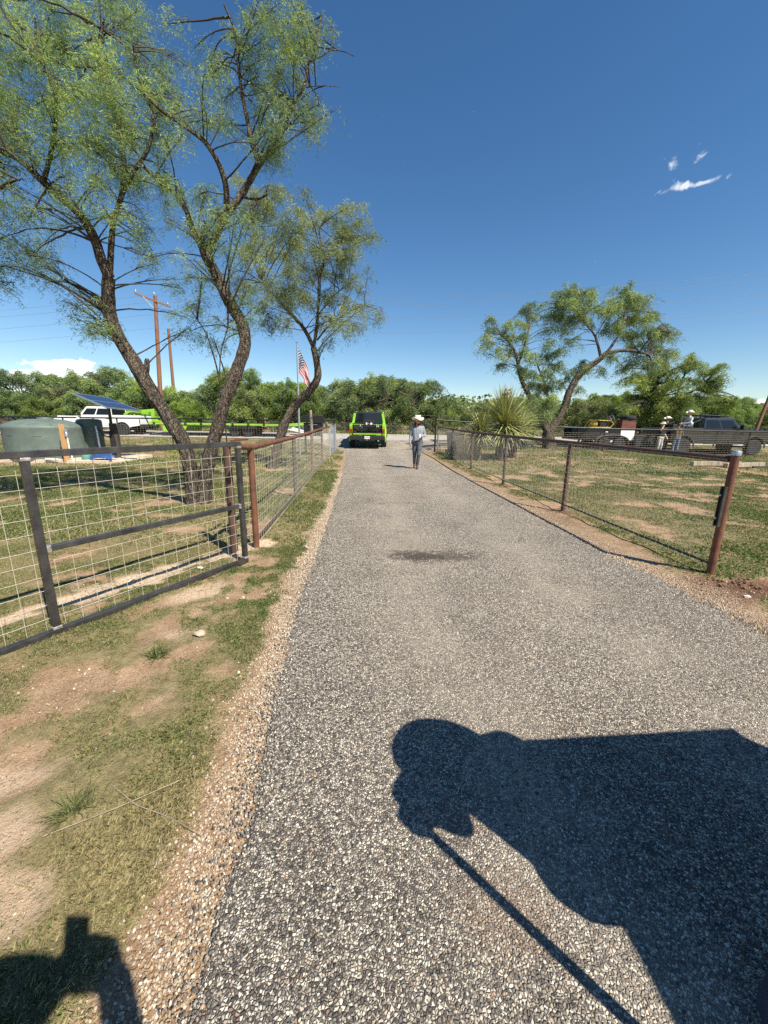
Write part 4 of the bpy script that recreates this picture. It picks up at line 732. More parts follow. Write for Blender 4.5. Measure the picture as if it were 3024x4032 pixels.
MB().tube([Vector(p) - LO for p in rail], .036, 14).build('top_rail', M['rust'], lf, smooth=True)
MB().tube([Vector((x, y, .10)) - LO for x, y in LP[:5]], .018, 8).build('bottom_rail', M['rust_dark'], lf, smooth=True)
MB().tube([Vector((-2.5, 17.6, 1.33)) - LO, Vector((-2.72, 21.3, 1.38)) - LO], .025, 10).build('far_rail', M['galv'], lf, smooth=True)
for i in range(5):
    a = Vector((*LP[i], 0)); b = Vector((*LP[i + 1], 0)); off = Vector((.045, 0, 0))
    panel(lf, LO, a + off, b + off, .06, LZ[i] - .06, .1016, .1016, .0017 if i < 4 else .0026, 'wire' if i < 4 else 'galv', i < 3)
panel(lf, LO, Vector((-1.78, 4.44, 0)), Vector((-1.60, 4.62, 0)), .06, 1.2, .06, .1016, .0022, 'wire_old', False)
MB().tube([(-1.72 - LO.x, 4.35 - LO.y, 1.33), (-1.70 - LO.x, 4.6 - LO.y, 1.335), (-1.72 - LO.x, 4.9 - LO.y, 1.32)], [.012, .016, .01], 6).build('old_strap', M['rust'], lf)
# ---- brown pipe fence along the right of the drive
RP = [(3.52, 3.90), (3.317, 6.98), (3.126, 10.05), (2.97, 13.25), (2.87, 16.6), (2.70, 20.1)]
RZ = [1.30, 1.29, 1.30, 1.32, 1.36, 1.42]
rf, RO = fence('pipe_fence', 'dark brown pipe fence with thin wire grid running along the right of the driveway', RP, 0)
for i, ((x, y), z) in enumerate(zip(RP, RZ)):
    if i == 0: MB().tube([(0, 0, -.1), (0, 0, 1.29)], .037, 20).build('end_post', M['rust'], rf, smooth=True)
    else: MB().tube([(x - RO.x, y - RO.y, -.08), (x - RO.x, y - RO.y, z - .055)], .036, 14).build('post', M['rust_dark' if i != 2 else 'rust_grey'], rf, smooth=True)
MB().lathe([(.041, -.02), (.043, .012), (.038, .024), (.020, .032), (.0, .034)], (0, 0, 1.305), 24).build('post_cap', M['galv'], rf, smooth=True)
MB().tube([Vector((x, y, z - .035 - (.02 if i == 0 else 0))) - RO + (Vector((-.02, .05, 0)) if i == 0 else Vector()) for i, ((x, y), z) in enumerate(zip(RP, RZ))], .034, 14).build('top_rail', M['rust_dark'], rf, smooth=True)
MB().tube([Vector((x, y, .13 + hz1(x, y) * .8)) - RO for x, y in RP], .014, 8).build('bottom_rail', M['black_paint'], rf, smooth=True)
ch = MB(); ch.box((-.045, -.012, .76), (.010, .060, .42)); ch.box((-.056, -.038, .76), (.028, .007, .42)); ch.box((-.056, .014, .76), (.028, .007, .42)); ch.build('latch_channel', M['black_tube'], rf, bevel=.002)
for z in (.64, .88): MB().lathe([(.010, 0), (.012, .01), (.0, .012)], (-.074, -.01, z), 8, Matrix.Rotation(R(-90), 3, 'Y')).build('bolt', M['galv'], rf)
for i in range(5):
    a = Vector((*RP[i], 0)); b = Vector((*RP[i + 1], 0)); off = Vector((-.05 if i else -.0, 0, 0)); zb = hz1(*RP[i + 1]) * .5
    panel(rf, RO, a + Vector((-.048, .03, 0)) if i == 0 else a + Vector((-.04, 0, 0)), b + Vector((-.04, 0, 0)), .12 + zb, RZ[i] - .06, .1016, .1016, .0021 if i < 3 else .0024, 'wire', i < 2)
cl_ = MB()
for k in range(70):
    a = rng.random() * 6.28; rr = .05 + abs(rng.normal(0, .12)); s = rng.uniform(.008, .028)
    cl_.box((rr * math.cos(a) * 1.3, rr * math.sin(a), .012), (s, s * 1.2, s * .8), Matrix.Rotation(rng.random() * 3, 3, 'Z') @ Matrix.Rotation(rng.random(), 3, 'X'))
tag(cl_.build('soil_clods', mat('fresh_dug_soil', (.15, .078, .05), .95, 0, .4, 30), None, bevel=.004, loc=(3.55, 3.78, 0.0)), 'fresh brown clods heaped around the foot of the capped end post', None, kind='stuff')
# ---- black front fences along the road
def front_fence(label, pts, tops, cap_first=False, rail_r=.036, lean=0):
    f = thing('front_fence', label, 'fence', (pts[0][0], pts[0][1], 0)); O = Vector((pts[0][0], pts[0][1], 0))
    for i, ((x, y), z) in enumerate(zip(pts, tops)):
        g0 = hz1(x, y); MB().tube([(x - O.x, y - O.y, g0 - .1), (x - O.x, y - O.y, z + (.07 if i in (0, len(pts) - 1) else -.03))], .045 if i in (0, len(pts) - 1) else .036, 12).build('post', M['black_paint'], f, smooth=True)
    MB().tube([Vector((x, y, z)) - O for (x, y), z in zip(pts, tops)], rail_r, 12).build('top_rail', M['black_paint'], f, smooth=True)
    MB().tube([Vector((x, y, hz1(x, y) + .12)) - O for x, y in pts], .016, 8).build('bottom_rail', M['black_paint'], f, smooth=True)
    for i in range(len(pts) - 1):
        a, b = pts[i], pts[i + 1]; g0 = (hz1(*a) + hz1(*b)) / 2
        panel(f, O, Vector((*a, 0)) + Vector((0, -.045, 0)), Vector((*b, 0)) + Vector((0, -.045, 0)), g0 + .1, min(tops[i], tops[i + 1]) - .20, .15, .10, .0017, 'wire_old', False)
    return f
lx = np.linspace(-2.78, -23.5, 8)
front_fence('black pipe front fence with netting between the flagpole and the water tank', [(float(x), 21.4 + .02 * i) for i, x in enumerate(lx)], [1.62, 1.61, 1.60, 1.60, 1.58, 1.57, 1.56, 1.56])
rxp = [2.62, 5.3, 8.0, 11.85, 15.6, 19.7, 23.8, 28]
front_fence('black pipe front fence with netting in front of the trailer and dark pickup', [(x, 20.5 + (0.0 if x < 3 else .75)) for x in rxp], [1.74, 1.62, 1.50, 1.43, 1.41, 1.38, 1.37, 1.36])
# ------------------------------------------------------------------ vehicles
M['tyre'] = mat('tyre_rubber', (0.022, 0.022, 0.023), .85, 0, .25, 20)
M['rim_dark'] = mat('dark_alloy', (0.05, 0.05, 0.055), .35, .8)
M['rim_white'] = mat('white_steel_wheel', (.75, .75, .73), .45, 0, .1, 8)
M['rim_silver'] = mat('silver_alloy', (.55, .56, .58), .3, .9)
M['black_plastic'] = mat('black_plastic', (0.018, 0.018, 0.019), .6, 0, .2, 20)
M['auto_glass'] = mat('tinted_glass', (0.010, 0.012, 0.014), .06, 0, spec=.5)
M['lime'] = mat('lime_green_paint', (0.27, 0.56, 0.025), .4, 0, .2, 3, coat=.5)
M['white_paint'] = mat('white_car_paint', (0.80, 0.80, 0.80), .28, 0, .03, 2, coat=.8)
M['charcoal_paint'] = mat('charcoal_car_paint', (0.028, 0.029, 0.032), .25, .3, .1, 2, coat=.9)
M['red_lens'] = mat('red_lamp_lens', (0.45, 0.012, 0.012), .15, 0, coat=.5)
M['clear_lens'] = mat('clear_lamp_lens', (.7, .72, .74), .12, 0, coat=.5)
M['chrome'] = mat('bright_chrome', (.75, .76, .78), .12, 1.0)
M['plate_white'] = mat('white_plate', (.82, .82, .80), .5)
M['ink'] = mat('dark_lettering', (0.03, 0.03, 0.05), .6)
def wheel(parent, loc, r, w_, rimmat, side):
    c = Vector(loc); ry = Matrix.Rotation(R(90 * side), 3, 'X')
    prof = [(r * .62, -w_ * .46), (r * .80, -w_ * .5), (r * .95, -w_ * .47), (r, -w_ * .36), (r, w_ * .36), (r * .95, w_ * .47), (r * .80, w_ * .5), (r * .62, w_ * .46)]
    ty = MB().lathe(prof, (0, 0, 0), 36, ry).build('tyre', M['tyre'], parent, smooth=True); ty.location = c
    rm = MB(); rm.lathe([(r * .63, -w_ * .40), (r * .63, w_ * .40), (r * .58, w_ * .43), (r * .55, w_ * .30), (r * .2, w_ * .26), (r * .16, w_ * .36), (r * .05, w_ * .37)], (0, 0, 0), 28, ry)
    for k in range(8):
        a = k * math.pi / 4; rm.box(ry @ Vector((math.cos(a) * r * .37, math.sin(a) * r * .37, w_ * .33)), (r * .42, r * .11, w_ * .10), ry @ Matrix.Rotation(a, 3, 'Z'))
    rm.build('rim', M[rimmat], ty, smooth=False); return ty
def pane(mb, q, u0, u1, v0, v1, off=.006):
    """pane on a quad q = (bl, br, tr, tl), proud by off"""
    q = [Vector(p) for p in q]; n = (q[1] - q[0]).cross(q[3] - q[0]).normalized()
    f = lambda u, v: (q[0] * (1 - u) + q[1] * u) * (1 - v) + (q[3] * (1 - u) + q[2] * u) * v
    P = [f(u0, v0), f(u1, v0), f(u1, v1), f(u0, v1)]; mb.add([p + n * off for p in P] + [p - n * .02 for p in P], [(0, 1, 2, 3), (7, 6, 5, 4), (0, 4, 5, 1), (1, 5, 6, 2), (2, 6, 7, 3), (3, 7, 4, 0)])
    return mb
V_ = Vector
def pickup(label, loc, rotz, paint, rim, r=.41, lift=0.0, wb=3.75, L=5.9, hw=1.0, flare=0.0, tailgate=True, tilt=0.0, bedlen=1.75, cat='pickup', blackroof=False):
    """crew-cab pickup, nose along +x, origin on the ground under its middle"""
    root = thing('pickup_truck', label, cat, loc, rot=(0, -tilt, rotz)); P = M[paint]; z = lift
    xf, xr = L / 2, -L / 2; wf, wr = wb / 2 + .12, -wb / 2 + .12
    belt, sill = 1.24 + z, .52 + z; cabr = xr + bedlen + .22; cabf = cabr + 2.05
    def arch(wx, rr):
        return [(wx + rr * math.cos(a), r + z * .25 + rr * math.sin(a)) for a in [math.radians(k) for k in range(168, 11, -12)]]
    ra = r + .10
    low = [(xr + .06, sill + .10), (wr - ra, sill)] + arch(wr, ra) + [(wr + ra, sill - .04), (wf - ra, sill - .04)] + arch(wf, ra) + [(wf + ra, sill), (xf - .12, sill + .06)]
    top = [(xf - .03, sill + .30), (xf - .06, belt - .18), (xf - .35, belt - .07), (cabf + .25, belt - .01), (cabf, belt), (cabr, belt), (cabr - .03, belt + .07), (xr + .03, belt + .07), (xr, belt - .05)]
    poly = low + top
    for s in (-1, 1):
        y0, y1 = (hw - .16, hw) if s > 0 else (-hw, -hw + .16)
        MB().prism(poly, y0, y1).build('side_panel', P, root, bevel=.025, seg=3)
        if flare:
            for wx in (wf, wr):
                fl = MB(); a_o = [(wx + (ra + .09) * math.cos(a), r + z * .25 + (ra + .09) * math.sin(a)) for a in [math.radians(k) for k in range(-8, 189, 14)]]; a_i = [(wx + (ra - .01) * math.cos(a), r + z * .25 + (ra - .01) * math.sin(a)) for a in [math.radians(k) for k in range(188, -9, -14)]]
                fl.prism(a_o + a_i, s * hw if s > 0 else -hw - flare, s * hw + (flare if s > 0 else 0)).build('fender_flare', P, root, bevel=.015)
        # doors, seams and handles
        yq = s * (hw + .004)
        for x0, x1 in ((cabr + .05, cabr + 1.0), (cabr + 1.03, cabf - .06)):
            d = MB(); d.box(((x0 + x1) / 2, yq - s * .006, (belt + sill) / 2 + .03), (x1 - x0, .022, belt - sill - .12)); dd = d.build('door', P, root, bevel=.02, seg=2)
            MB().box((x0 + .15, yq + s * .016, belt - .16), (.20, .035, .04)).build('door_handle', M['black_plastic'] if paint != 'white_paint' else P, dd, bevel=.01)
        mi = MB(); mi.box((cabf - .05, s * (hw + .17), belt + .13), (.10, .24, .26)); mi.box((cabf - .02, s * (hw + .03), belt + .07), (.06, .16, .06)); mi.build('mirror', M['black_plastic'], root, bevel=.03, seg=3)
        MB().box((cabf - 1.0, s * (hw + .06), sill - .08), (1.9, .16, .05)).build('running_board', M['black_plastic'], root, bevel=.015)
        MB().box((xr + .05, s * (hw - .085), belt - .22), (.07, .145, .42)).build('tail_light', M['red_lens'], root, bevel=.02)
        MB().box((xf - .10, s * (hw - .20), belt - .24), (.12, .34, .17)).build('headlight', M['clear_lens'], root, bevel=.03)
    bd = MB(); bd.box(((cabf + xf) / 2 - .06, 0, belt - .10), (xf - cabf - .20, 2 * hw - .34, .16)); bd.box(((cabr + cabf) / 2, 0, (belt + sill) / 2), (cabf - cabr, 2 * hw - .34, belt - sill - .02)); bd.box(((cabf + xf) / 2, 0, sill + .15), (xf - cabf - .2, 1.2, .34))
    bd.build('hood_and_cab_floor', P, root, bevel=.03)
    MB().box((xf - .07, 0, belt - .33), (.10, 1.15, .36)).build('grille', M['black_plastic'], root, bevel=.03)
    be = MB(); be.box(((xr + cabr) / 2, 0, sill + .24), (cabr - xr - .06, 2 * hw - .30, .06)); be.box((cabr - .05, 0, belt - .20), (.05, 2 * hw - .34, .50)); be.build('bed_liner', M['black_plastic'], root)
    if tailgate: MB().box((xr + .035, 0, belt - .25), (.06, 2 * hw - .36, .58)).build('tailgate', P, root, bevel=.02)
    bu = MB(); bu.box((xr - .08, 0, sill + .03), (.22, 2 * hw - .06, .26 if blackroof else .20)); bu.box((xr - .10, 0, sill - .12), (.14, .9, .10)); bu.build('rear_bumper', M['black_plastic'], root, bevel=.03)
    bu = MB(); bu.box((xf + .02, 0, sill + .06), (.22, 2 * hw - .10, .24)); bu.build('front_bumper', M['black_plastic'], root, bevel=.04)
    ch = MB(); ch.box((0, 0, sill - .06), (L - .5, .9, .10)); ch.tube([(wr, -hw + .2, r), (wr, hw - .2, r)], .06, 8); ch.tube([(wf, -hw + .2, r), (wf, hw - .2, r)], .05, 8); ch.tube([(xr + 1.2, .45, sill - .1), (xr + .1, .5, sill - .12)], .045, 8); ch.build('chassis', M['black_plastic'], root)
    # cab
    b = [(cabr + .02, -hw + .06, belt - .01), (cabf + .22, -hw + .06, belt - .01), (cabf + .22, hw - .06, belt - .01), (cabr + .02, hw - .06, belt - .01)]
    zt = belt + .63; tw = hw - .17; tp = [(cabr + .08, -tw, zt), (cabf - .34, -tw, zt), (cabf - .34, tw, zt), (cabr + .08, tw, zt)]
    cab = MB().add(b + tp, [(0, 1, 2, 3), (4, 7, 6, 5), (0, 4, 5, 1), (1, 5, 6, 2), (2, 6, 7, 3), (3, 7, 4, 0)]); cab.build('cab', M['black_plastic'] if blackroof else P, root, bevel=.06, seg=3)
    if blackroof:
        for i_ in (0, 3): MB().bar(V_(b[i_]) + V_((-.01, 0, 0)), V_(tp[i_]) + V_((-.01, 0, -.03)), .15, .09, up=(1, 0, 0)).build('pillar', P, root, bevel=.02)
        for i_ in (1, 2): MB().bar(V_(b[i_]), V_(tp[i_]), .10, .10, up=(1, 0, 0)).build('pillar', P, root, bevel=.02)
    if blackroof: MB().box(((cabr + cabf) / 2 - .18, 0, zt + .012), (cabf - cabr - .60, 2 * tw - .10, .03)).build('roof_panel', M['black_plastic'], root, bevel=.01)
    for s, q in ((-1, (b[0], b[1], tp[1], tp[0])), (1, (b[2], b[3], tp[3], tp[2]))):
        for u0, u1 in (((.06, .46), (.50, .90)) if s < 0 else ((.10, .50), (.54, .94))): pane(MB(), q, u0, u1, .12, .80).build('side_window', M['auto_glass'], root, bevel=.01)
    pane(MB(), (b[1], b[2], tp[2], tp[1]), .06, .94, .08, .92).build('windshield', M['auto_glass'], root, bevel=.01)
    pane(MB(), (b[3], b[0], tp[0], tp[3]), *((.045, .955, .03, .97) if blackroof else (.10, .90, .12, .88))).build('rear_window', M['auto_glass'], root, bevel=.01)
    MB().box((cabr + .155, 0, zt - .04), (.05, .34, .05)).build('brake_lamp', M['red_lens'], root, bevel=.01)
    for s in (-1, 1):
        for wx in (wf, wr): wheel(root, (wx, s * (hw - .12 + flare * .8), r), r, .29 + flare * .3, rim, s * -1)
    return root, dict(xr=xr, xf=xf, belt=belt, sill=sill, cabr=cabr, cabf=cabf, hw=hw, zt=zt, wr=wr, wf=wf)
def text_mesh(name, body, size, mat_, parent, loc, rot):
    cu = bpy.data.curves.new('t', 'FONT'); cu.body = body; cu.size = size; cu.align_x = 'CENTER'; cu.align_y = 'CENTER'; cu.extrude = .002
    to = bpy.data.objects.new('t', cu); COL.objects.link(to); bpy.context.view_layer.update()
    me = bpy.data.meshes.new_from_object(to.evaluated_get(bpy.context.evaluated_depsgraph_get())); bpy.data.objects.remove(to)
    me.materials.clear(); me.materials.append(mat_); o = link(bpy.data.objects.new(name, me), parent); o.location = loc; o.rotation_euler = rot; return o
# ---- lime green pickup, tail to the camera
gt, g = pickup('lime green pickup with black roof and cargo net at the end of the drive', (-1.03, 25.55, 0.20), R(90), 'lime', 'rim_dark', r=.45, lift=.12, wb=3.75, hw=1.02, flare=.07, tailgate=False, tilt=R(3.2), bedlen=1.6, blackroof=True)
xr = g['xr']; fl = g['sill'] + .27; tg = MB(); tg.box((xr - .03, 0, fl - .04), (.10, 1.62, .07)); tg.box((xr + .02, 0, g['belt'] + .04), (.04, 1.66, .03)); tg.build('tailgate_edge', M['lime'], gt, bevel=.01)
net = MB()
for k in range(13):
    y = -.78 + k * .13; net.tube([(xr + .03, y, fl + .02), (xr - .035 + .02 * math.sin(k), y + .03 * math.sin(k * 2.1), fl + .22), (xr + .01, y + .02 * math.cos(k * 3), g['belt'] + .0)], .011, 4)
for k in range(5):
    zz = fl + .05 + k * .105; net.tube([(xr - .01, -.8 + j * .2, zz + .02 * math.sin(j * 1.7 + k)) for j in range(9)], .011, 4)
net.build('cargo_net', M['black_plastic'], gt)
ld = MB()
for k in range(16): ld.box((xr + .25 + random.random() * .9, -.7 + random.random() * 1.4, fl + .12 + random.random() * .2), (.3, .22, .3 + .15 * random.random()), Matrix.Rotation(random.random() * 3, 3, 'Z'))
ld.build('bed_load', M['black_plastic'], gt, bevel=.01)
for k, (y, zz) in enumerate(((-.52, .42), (-.62, .36), (.42, .40), (.3, .34), (-.25, .3))): MB().lathe([(.02, 0), (.035, .02), (.035, .12), (.015, .16)], (xr + .3, y, fl + zz - .08), 10).build('pale_bottle', M['plate_white'], gt)
tb_ = MB(); tb_.box((xr + .10, -.08, g['belt'] + .08), (.26, .52, .38)); tbo = tb_.build('tool_case', M['black_plastic'], gt, bevel=.02)
fr = MB(); fr.tube([(xr + .1, -.12, g['belt'] + .27), (xr + .1, -.12, g['belt'] + .34), (xr + .1, 0.0, g['belt'] + .34), (xr + .1, .0, g['belt'] + .27)], .014, 6); fr.build('case_handle', M['black_plastic'], tbo)
for y, w_, h_ in ((.04, .08, .12), (-.22, .10, .11), (-.08, .03, .03), (-.28, .03, .04)): MB().box((xr - .032, y, g['belt'] + .10), (.008, w_, h_)).build('pale_fitting', M['plate_white'], tbo)
pl = MB().box((xr - .196, .0, g['sill'] + .05), (.006, .305, .155)).build('licence_plate', M['plate_white'], gt, bevel=.002)
text_mesh('plate_number', 'ND·4J98', .075, M['ink'], pl, (xr - .201, 0, g['sill'] + .04), (R(90), 0, R(-90)))
text_mesh('plate_state', 'TEXAS', .03, M['ink'], pl, (xr - .201, 0, g['sill'] + .105), (R(90), 0, R(-90)))
MB().lathe([(.035, 0), (.035, .04), (.028, .06)], (xr - .24, .0, g['sill'] - .1), 12).build('tow_ball', M['chrome'], gt, smooth=True)
MB().tube([(xr + .6, -.62, g['sill'] - .14), (xr - .12, -.64, g['sill'] - .12)], .055, 12).build('exhaust_tip', M['chrome'], gt, smooth=True)
MB().box((g['cabr'] + .14, 0, g['zt'] - .02), (.03, .44, .07)).build('white_lamp_bar', M['clear_lens'], gt, bevel=.01)
# ---- white pickup on the roadside, pulling the lime trailer
zr = hz1(-20, 27.6); wt, g = pickup('white crew-cab pickup parked on the roadside behind the solar panel', (-20.0, 28.3, hz1(-20, 28.3) - .10), R(180), 'white_paint', 'rim_silver', r=.41, lift=.08, wb=3.75, L=5.95, hw=1.02)
for s in (-1, 1): MB().box((g['wr'], s * (g['hw'] - .08), .9), (.9, .03, .5)).build('wheel_well', M['black_plastic'], wt)
# ---- lime gooseneck trailer
TX, TY = -6.2, 28.35; tz = hz1(-11, TY)
tr = thing('gooseneck_trailer', 'long lime green gooseneck flatbed trailer hitched behind the white pickup', 'trailer', (-11.5, TY, tz - .02))
hwT = 1.2
for s in (-1, 1):
    MB().box((-.1, s * hwT, .80), (9.4, .10, .13)).build('side_beam', M['lime'], tr, bevel=.01)
    for k in range(9): MB().box((-4.4 + k * 1.08, s * (hwT + .075), .80), (.14, .05, .16)).build('stake_pocket', M['black_plastic'], tr, bevel=.005)
    tb2 = MB(); tb2.prism([(-3.85, .28), (-2.35, .28), (-2.15, .66), (-3.85, .66)], s * (hwT - .05) if s > 0 else -hwT - .06, s * (hwT + .06) if s > 0 else -hwT + .05); bx_ = tb2.build('tool_box', M['lime'], tr, bevel=.015)
    for xx in (-3.55, -3.2, -2.9): MB().box((xx, s * (hwT + .066), .52), (.14, .01, .10)).build('cut_out', M['black_plastic'], bx_)
    for wx in (1.0, 1.95):
        wheel(tr, (wx, s * (hwT - .25), .38), .38, .26, 'rim_dark', -s)
    MB().prism([(4.6, .67), (4.6, .89), (6.0, 1.02), (6.0, .93)], s * 1.1 - .06, s * 1.1 + .06).build('folded_ramp', M['lime'], tr, bevel=.01)
    MB().prism([(4.65, .66), (5.9, .34), (5.9, .26), (4.65, .50)], s * .75 - .3, s * .75 + .3).build('dovetail', M['white_paint'], tr, bevel=.01)
    nk = MB(); nk.prism([(-4.75, .7), (-4.55, .7), (-4.5, 1.75), (-4.72, 1.75)], s * .9 - .06, s * .9 + .06); nk.prism([(-4.5, 1.62), (-4.5, 1.78), (-6.55, 1.62), (-6.9, 1.36), (-6.75, 1.32), (-6.4, 1.5)], s * .55 - .07, s * .55 + .07); nk.prism([(-4.62, .85), (-4.5, .72), (-3.9, .72), (-3.9, .82), (-4.45, 1.1)], s * .9 - .04, s * .9 + .04); nk.build('neck_beam', M['lime'], tr, bevel=.01)
    MB().box((2.4 + .9, s * (hwT + .02), .52), (.12, .06, .07)).build('side_lamp', M['red_lens'], tr)
mb = MB()
for zz, x0, x1 in ((1.72, -4.66, -4.56), (1.2, -4.66, -4.56), (.85, -4.66, -4.56)): mb.box(((x0 + x1) / 2, 0, zz), (.10, 1.7, .10))
mb.build('neck_cross_bar', M['lime'], tr, bevel=.008)
for k in range(8):
    y = -1.08 + k * .308; MB().box((-.1, y, .87), (9.3, .29, .045)).build('deck_plank', M['black_plastic'], tr, bevel=.004)
MB().tube([(-6.6, 0, 1.35), (-6.6, 0, .95)], .07, 12).build('coupler', M['black_plastic'], tr)
MB().box((-6.2, 0, 1.45), (.9, 1.0, .10)).build('neck_plate', M['lime'], tr, bevel=.01)
ax = MB()
for wx in (1.0, 1.95): ax.tube([(wx, -.9, .38), (wx, .9, .38)], .06, 8)
ax.box((1.5, 0, .55), (2.6, 1.5, .16)); ax.build('axles', M['black_plastic'], tr)
mf = MB(); mf.box((1.48, -hwT + .03, .60), (2.2, .08, .14)); mf.build('mud_guard', M['black_plastic'], tr, bevel=.02)
# ---- dark pickup with headache rack on the right
bt, g = pickup('dark charcoal crew-cab pickup with a black headache rack, parked beyond the front fence', (18.9, 23.35, hz1(19, 23.3) - .02), R(0), 'charcoal_paint', 'rim_dark', r=.44, lift=.18, wb=4.05, L=6.2, hw=1.03, bedlen=2.0, flare=.03)
rk = MB(); cb, zt, bl = g['cabr'], g['zt'], g['belt']
for s in (-1, 1):
    rk.tube([(cb - .12, s * .85, bl + .05), (cb - .12, s * .80, zt + .16)], .035, 8); rk.tube([(cb - .12, s * .80, zt + .16), (cb + 1.55, s * .78, zt + .10)], .03, 8); rk.tube([(cb - .12, s * .82, zt - .1), (cb - 1.1, s * .88, bl + .08)], .025, 8)
for xx in (cb - .12, cb + .4, cb + 1.0, cb + 1.55): rk.tube([(xx, -.80, zt + .15 if xx < cb + .5 else zt + .10), (xx, .80, zt + .15 if xx < cb + .5 else zt + .10)], .025, 8)
for k in range(7): rk.tube([(cb - .12, -.7 + k * .233, bl + .08), (cb - .12, -.7 + k * .233, zt + .15)], .016, 6)
rk.build('headache_rack', M['black_paint'], bt, smooth=True)
MB().box((g['xr'] + 1.15, -.55, bl + .10), (1.0, .4, .30)).build('bed_box', M['black_plastic'], bt, bevel=.02)
MB().box((g['wf'] - 1.1, -g['hw'] - .016, .95), (.9, .006, .25), Matrix.Rotation(R(-35), 3, 'Y')).build('door_stripe', M['black_plastic'], bt)
# ---- black work trailer
wtz = hz1(12.9, 23.4)
bw = thing('work_trailer', 'small black tandem-axle work trailer with white wheels beyond the front fence', 'trailer', (12.9, 23.6, wtz))
MB().box((-.35, 0, .62), (3.1, 1.7, .14)).build('frame', M['black_paint'], bw, bevel=.01)
for s in (-1, 1):
    MB().box((-.55, s * .84, .96), (2.5, .05, .52)).build('side_wall', M['black_paint'], bw, bevel=.01)
    for k, wx in enumerate((-.25, .62)): wheel(bw, (wx, s * .93, .35), .35, .22, 'rim_white', -s)
    ar = [(.18 + .98 * math.cos(R(a)), .36 + .52 * max(0, math.sin(R(a))) ** .6) for a in range(0, 181, 15)]; ar2 = [(.18 + .94 * math.cos(R(a)), .33 + .50 * max(0, math.sin(R(a))) ** .6) for a in range(180, -1, -15)]
    MB().prism(ar + ar2, s * .95 - .13, s * .95 + .13).build('fender', M['rust_grey'], bw, bevel=.01)
ax = MB()
for wx in (-.25, .62): ax.tube([(wx, -.9, .35), (wx, .9, .35)], .05, 8)
ax.tube([(1.2, .5, .6), (2.5, 0, .55)], .05, 8); ax.tube([(1.2, -.5, .6), (2.5, 0, .55)], .05, 8); ax.build('axles_and_tongue', M['black_paint'], bw)
MB().box((-1.82, -.55, .98), (.04, .55, .4)).build('tail_box', M['black_plastic'], bw, bevel=.02)
for yy in (-.2, -.6): MB().box((-1.35, yy, 1.05), (.62, .35, .48)).build('fuel_drum', M['black_plastic'], bw, bevel=.09, seg=4)
for k, xx in enumerate((-.15, -.02)): MB().box((xx + .1 * k, -.868, 1.02 - .2 * k), (.22, .006, .05)).build('small_plate', M['plate_white'], bw)
# on the trailer
cb_ = thing('tool_cabinet', 'rusty red and white steel cabinet standing on the front of the black trailer', 'cabinet', (14.03, 23.05, wtz + .69))
MB().box((0, 0, .08), (.80, .55, .62 - .0)).build('lower_door', M['white_paint'], cb_, bevel=.008).location = (0, 0, .10)
MB().box((0, 0, .71), (.82, .57, .55)).build('upper_door', mat('red_oxide_steel', (.17, .055, .038), .7, .1, .4, 6), cb_, bevel=.008).location = (0, 0, 0)
MB().box((0, 0, 1.0), (.88, .62, .03)).build('lid', M['rust_grey'], cb_, bevel=.004)
sp = thing('spare_tyre', 'spare tyre lying flat on top of the rusty cabinet', 'tyre', (14.1, 23.1, wtz + 1.72)); 
MB().lathe([(.22, -.11), (.36, -.12), (.42, -.06), (.42, .06), (.36, .12), (.22, .11)], (0, 0, .12), 32).build('tread', M['tyre'], sp, smooth=True); MB().lathe([(.22, .02), (.22, .18), (.20, .18), (.10, .14), (.04, .14)], (0, 0, 0), 24).build('hub', M['rim_dark'], sp, smooth=True)
cp = thing('plate_compactor', 'yellow framed engine machine standing on the black trailer', 'machine', (12.55, 23.2, wtz + 1.23))
M['yellow'] = mat('yellow_paint', (.62, .42, .05), .45, 0, .2, 6)
MB().lathe([(.0, -.2), (.12, -.19), (.17, -.1), (.17, .1), (.12, .19), (0, .2)], (-.35, 0, .22), 18, Matrix.Rotation(R(90), 3, 'Y')).build('fuel_tank', M['yellow'], cp, smooth=True)
for s in (-1, 1): MB().tube([(-.75, s * .2, .04), (-.62, s * .2, .28), (-.5, s * .2, .44), (.55, s * .2, .42), (.72, s * .2, .25), (.55, s * .2, .03), (-.75, s * .2, .03)], .028, 8).build('frame_hoop', M['yellow'], cp, smooth=True)
e_ = MB(); e_.box((.15, 0, .2), (.4, .34, .32)); e_.box((.2, 0, .40), (.2, .2, .12)); e_.build('engine', M['black_plastic'], cp, bevel=.02)
rl = thing('hose_reel', 'grey reel perched behind the yellow machine', 'reel', (13.28, 23.4, wtz + 1.03)); MB().lathe([(.05, -.12), (.24, -.12), (.24, -.09), (.12, -.08), (.12, .08), (.24, .09), (.24, .12), (.05, .12)], (0, 0, .72), 22, Matrix.Rotation(R(70), 3, 'Y')).build('drum', mat('grey_hose', (.3, .28, .25), .7, 0, .3, 20), rl, smooth=True); MB().bar((0, 0, 0), (0, 0, .72), .08).build('stand', M['black_paint'], rl)
# dark covered load between trailer and pickup
dk = MB(); dk.box((0, 0, .52), (1.75, 1.1, .74)); dk.box((0, 0, .92), (1.85, 1.16, .06)); dk.box((-.7, -.45, .08), (.10, .10, .18)); dk.box((.7, -.45, .08), (.10, .10, .18)); dk.box((-.7, .45, .08), (.10, .10, .18)); dk.box((.7, .45, .08), (.10, .10, .18))
tag(dk.build('equipment_crate', M['black_plastic'], None, bevel=.03, loc=(15.35, 23.2, hz1(15.3, 23.2))), 'long black lidded equipment crate between the trailer and the dark pickup', 'crate')
